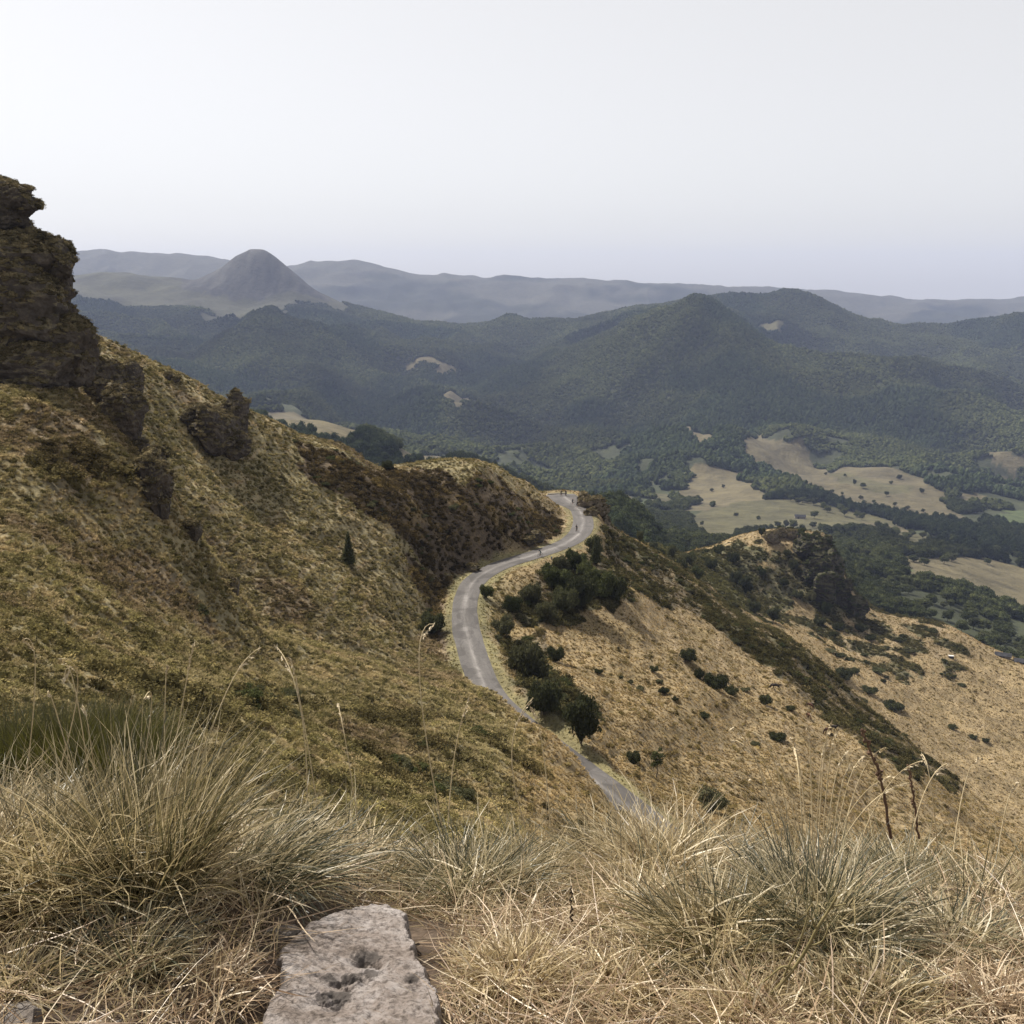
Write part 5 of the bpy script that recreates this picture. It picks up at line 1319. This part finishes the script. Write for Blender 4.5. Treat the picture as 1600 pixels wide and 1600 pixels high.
_v = ICO2[0] * np.array((.13, .07, .03)) + np.array((-.22, 0, .90)); SADDLE_M = np_mesh("saddle", _v, ICO2[1], True); SADDLE_M.materials.append(M_TYRE)
def cyclist(px, py, rz, kit, up, blabel, plabel, d0=100):
    a, t = sight(px, py); d = RZ0 / t; p = Vector((a * d, d, RZ0 + .045))
    b = link("bicycle", None, loc=p, rot=(0, 0, R(rz))); b.empty_display_size = .2; fin(b, blabel, "bicycle", "bicycles on the road")
    for x_ in (-.48, .52):
        w = link("wheel", RIM, parent=b, loc=(x_, 0, .347)); link("tyre", TYRE, parent=w)
    link("frame", FRAME_, parent=b); link("handlebar", HBAR, parent=b); link("saddle", SADDLE_M, parent=b)
    e = link("person", None, loc=p, rot=(0, 0, R(rz))); e.empty_display_size = .2; fin(e, plabel, "person", "riders on the road")
    me = RIDERS[up][0].copy(); me.materials.clear(); me.materials.append(M_KIT[kit]); me.materials.append(M_SKIN)
    for pl in me.polygons:
        c = pl.center
        if c.z > RIDERS[up][1].z - .17 or (c.x > .33 and c.z > .95) or (c.z < .60 and c.z > .22 and abs(c.y) > .05): pl.material_index = 1
    link("body", me, parent=e); link("helmet", HELM[up], parent=e)
cyclist(901, 831, 250, "black", False, "bicycle on the inside of the far bend", "cyclist in black riding round the far road bend")
cyclist(844, 870, 215, "teal", False, "bicycle on the straight between the two bends", "cyclist in dark teal riding the straight between the bends")
cyclist(895, 789, 330, "black", True, "left bicycle of the pair by the pale rocks", "left rider of the pair stopped by the pale rocks")
cyclist(902, 794, 300, "black", True, "right bicycle of the pair by the pale rocks", "right rider of the pair stopped by the pale rocks")
cyclist(877, 775, 60, "black", True, "left bicycle at the viewpoint where the road vanishes", "left of the two riders in black at the viewpoint")
cyclist(884, 775.5, 100, "black", True, "right bicycle at the viewpoint where the road vanishes", "right of the two riders in black at the viewpoint")

# ------------------------------------------------------------------ low stone parapet and roadside marker
M_STONE = rock_material("parapet_stone", (.16, .14, .12), (.26, .235, .21), (.34, .315, .29), None, scale=6)
def box(name, sx, sy, sz, mat, bev=.02, loc=(0, 0, 0)):
    bm = bmesh.new(); bmesh.ops.create_cube(bm, size=1); bmesh.ops.scale(bm, vec=(sx, sy, sz), verts=bm.verts); bmesh.ops.bevel(bm, geom=bm.edges[:], offset=bev, segments=1, affect='EDGES'); bmesh.ops.translate(bm, vec=loc, verts=bm.verts)
    me = bpy.data.meshes.new(name); bm.to_mesh(me); bm.free(); me.materials.append(mat); return me
def parapet():
    e0 = Vector((RX[-1], RY[-1], RZ0)); tx = Vector((RX[-1] - RX[-6], RY[-1] - RY[-6], 0)).normalized(); nx = Vector((-tx.y, tx.x, 0))
    P = e0 + tx * .6 + nx * 2.6; rz = math.atan2(nx.y, nx.x); w = link("stone_parapet", None, loc=P, rot=(0, 0, rz)); w.empty_display_size = .2
    fin(w, "low pale stone parapet behind the riders at the viewpoint", "wall")
    st = [box("stone", .62 + .1 * (k % 2), .40, .30, M_STONE, .04) for k in range(3)]
    for row in range(1):
        for k in range(8):
            link("stone", st[(k + row) % 3], parent=w, loc=(-4.2 + k * .72 + row * .3, random.uniform(-.03, .03), .12 + row * .31), rot=(0, 0, random.uniform(-.05, .05)))
parapet()
def marker():
    a, t = sight(862, 872); d = RZ0 / t
    e = link("road_marker", None, loc=(a * d, d, hz(a * d, d) - .05)); e.empty_display_size = .2; fin(e, "small bluish roadside marker at the outer edge of the straight", "marker")
    link("post", box("post", .34, .22, .55, M_STONE, .05, (0, 0, .27)), parent=e); link("cap", box("cap", .36, .24, .16, coat("marker_blue", (.05, .12, .18)), .05, (0, 0, .62)), parent=e)
marker()

# ------------------------------------------------------------------ farm buildings
M_SLATE = plain_mat("slate_roof", (.020, .020, .023), (.038, .038, .043), .6); M_WALL = plain_mat("farm_wall", (.16, .14, .12), (.26, .23, .20), .5); M_TINROOF = plain_mat("pale_roof", (.42, .41, .40), (.55, .54, .53), .3); M_DARKDOOR = plain_mat("dark_opening", (.02, .018, .016), (.03, .028, .025), 1)
def gable(name, px, py, dmin, L, W, H, RH, rz, roof, label, cat="barn", ndoor=1, nwin=3):
    g = ground(px, py, dmin); e = link(name, None, loc=g - Vector((0, 0, .8)), rot=(0, 0, R(rz))); e.empty_display_size = .5; fin(e, label, cat)
    link("wall", box("wall", L, W, H + .8, M_WALL, .03, (0, 0, (H + .8) / 2)), parent=e)
    ov = .45; z = H + .8; V = []; th = .18
    for s in (-1, 1):
        V = [(-L / 2 - ov, s * (W / 2 + ov), z - .15), (L / 2 + ov, s * (W / 2 + ov), z - .15), (L / 2 + ov, 0, z + RH), (-L / 2 - ov, 0, z + RH)]; V += [(x_, y_, z_ + th) for x_, y_, z_ in V]
        me = bpy.data.meshes.new("roof_slope"); me.from_pydata(V, [], [(0, 1, 2, 3), (7, 6, 5, 4), (0, 4, 5, 1), (1, 5, 6, 2), (2, 6, 7, 3), (3, 7, 4, 0)]); me.materials.append(roof); link("roof_slope", me, parent=e)
    for sx_ in (-1, 1):
        x_ = sx_ * (L / 2 - .05); V = [(x_, -W / 2, z - .01), (x_, W / 2, z - .01), (x_, 0, z + RH - .03)]; V += [(a - sx_ * .2, b_, c_) for a, b_, c_ in V]
        me = bpy.data.meshes.new("gable"); me.from_pydata(V, [], [(0, 1, 2), (5, 4, 3), (0, 3, 4, 1), (1, 4, 5, 2), (2, 5, 3, 0)]); me.materials.append(M_WALL); link("gable", me, parent=e)
    link("door", box("door", min(2.2, L * .2), .12, H * .75, M_DARKDOOR, .01, (-L * .2, -W / 2 - .03, .8 + H * .37)), parent=e)
    wm = box("window", .8, .1, .7, M_DARKDOOR, .01)
    for k in range(nwin): link("window", wm, parent=e, loc=(L * (.05 + .15 * k), -W / 2 - .03, .8 + H * .55))
gable("barn", 1250, 810, 1100, 15, 7, 3.2, 2.6, -8, M_SLATE, "long grey barn alone on the valley pasture")
gable("farmhouse", 1206, 755, 1300, 11, 7, 4.0, 2.5, 20, M_TINROOF, "farmhouse with a bright pale roof among trees across the valley", "house")
gable("barn", 1567, 1026, 400, 7, 5, 1.1, 1.0, -25, M_SLATE, "low slate roofed hut at the right edge of the straw meadow", "hut", nwin=1)
gable("barn", 1597, 1036, 400, 7, 5, 1.2, 1.0, -20, M_SLATE, "slate roofed hut cut by the right edge of the picture", "hut", nwin=1)
def trough():
    g = ground(1486, 1028, 380); e = link("water_tank", None, loc=g, rot=(0, 0, R(-12))); e.empty_display_size = .3; fin(e, "small dark box tank with a pale top alone on the straw meadow", "tank")
    link("tank_body", box("tank_body", 2.3, 1.4, 1.1, M_DARKDOOR, .06, (0, 0, .5)), parent=e); link("tank_top", box("tank_top", 2.5, 1.6, .14, M_TINROOF, .03, (0, 0, 1.13)), parent=e)
trough()
def track(name, pix, dmin, w):
    P = [ground(px, py, dmin) for px, py in pix]; s = np.arange(len(P)); t = np.linspace(0, len(P) - 1, 90)
    X = pchip(s, [p.x for p in P], t); Y = pchip(s, [p.y for p in P], t); tx, ty = np.gradient(X), np.gradient(Y); L = np.hypot(tx, ty); nx, ny = -ty / L * w, tx / L * w
    V = []
    for k in (-1, -.5, 0, .5, 1): x_, y_ = X + nx * k, Y + ny * k; V.append(np.stack([x_, y_, height(x_, y_) + (.45 if dmin > 500 else .12) * (1 - .3 * k * k)], 1))
    V = np.stack(V, 1).reshape(-1, 3); i = np.arange(450).reshape(90, 5); F = np.stack([i[:-1, :-1].ravel(), i[:-1, 1:].ravel(), i[1:, 1:].ravel(), i[1:, :-1].ravel()], 1)
    o = link(name, np_mesh(name, V, F, True), mat=plain_mat("track_dust", (.19, .155, .11), (.27, .225, .16), .5)); fin(o, kind="structure")
track("dirt_track", [(938,812),(955,804),(968,797),(972,788),(964,779),(950,776)], 600, 1.6)
# ------------------------------------------------------------------ haze over the valley
def haze():
    m = bpy.data.materials.new("haze_air"); m.use_nodes = True
    nt = m.node_tree; nt.nodes.clear()
    out = nt.nodes.new("ShaderNodeOutputMaterial")
    v = nt.nodes.new("ShaderNodeVolumePrincipled")
    v.inputs['Color'].default_value = (.53, .635, .97, 1)
    v.inputs['Density'].default_value = 5.2e-5
    v.inputs['Anisotropy'].default_value = 0.0
    nt.links.new(v.outputs[0], out.inputs['Volume'])
    x0, x1, y0, y1, z0, z1 = -9800, 9800, -400, 10700, -960, 352
    V = [(x, y, z) for z in (z0, z1) for y in (y0, y1) for x in (x0, x1)]
    F = [(0, 2, 3, 1), (4, 5, 7, 6), (0, 1, 5, 4), (2, 6, 7, 3), (0, 4, 6, 2), (1, 3, 7, 5)]
    me = bpy.data.meshes.new("haze"); me.from_pydata(V, [], F); me.materials.append(m)
    o = link("haze", me); fin(o, kind="stuff")
haze()
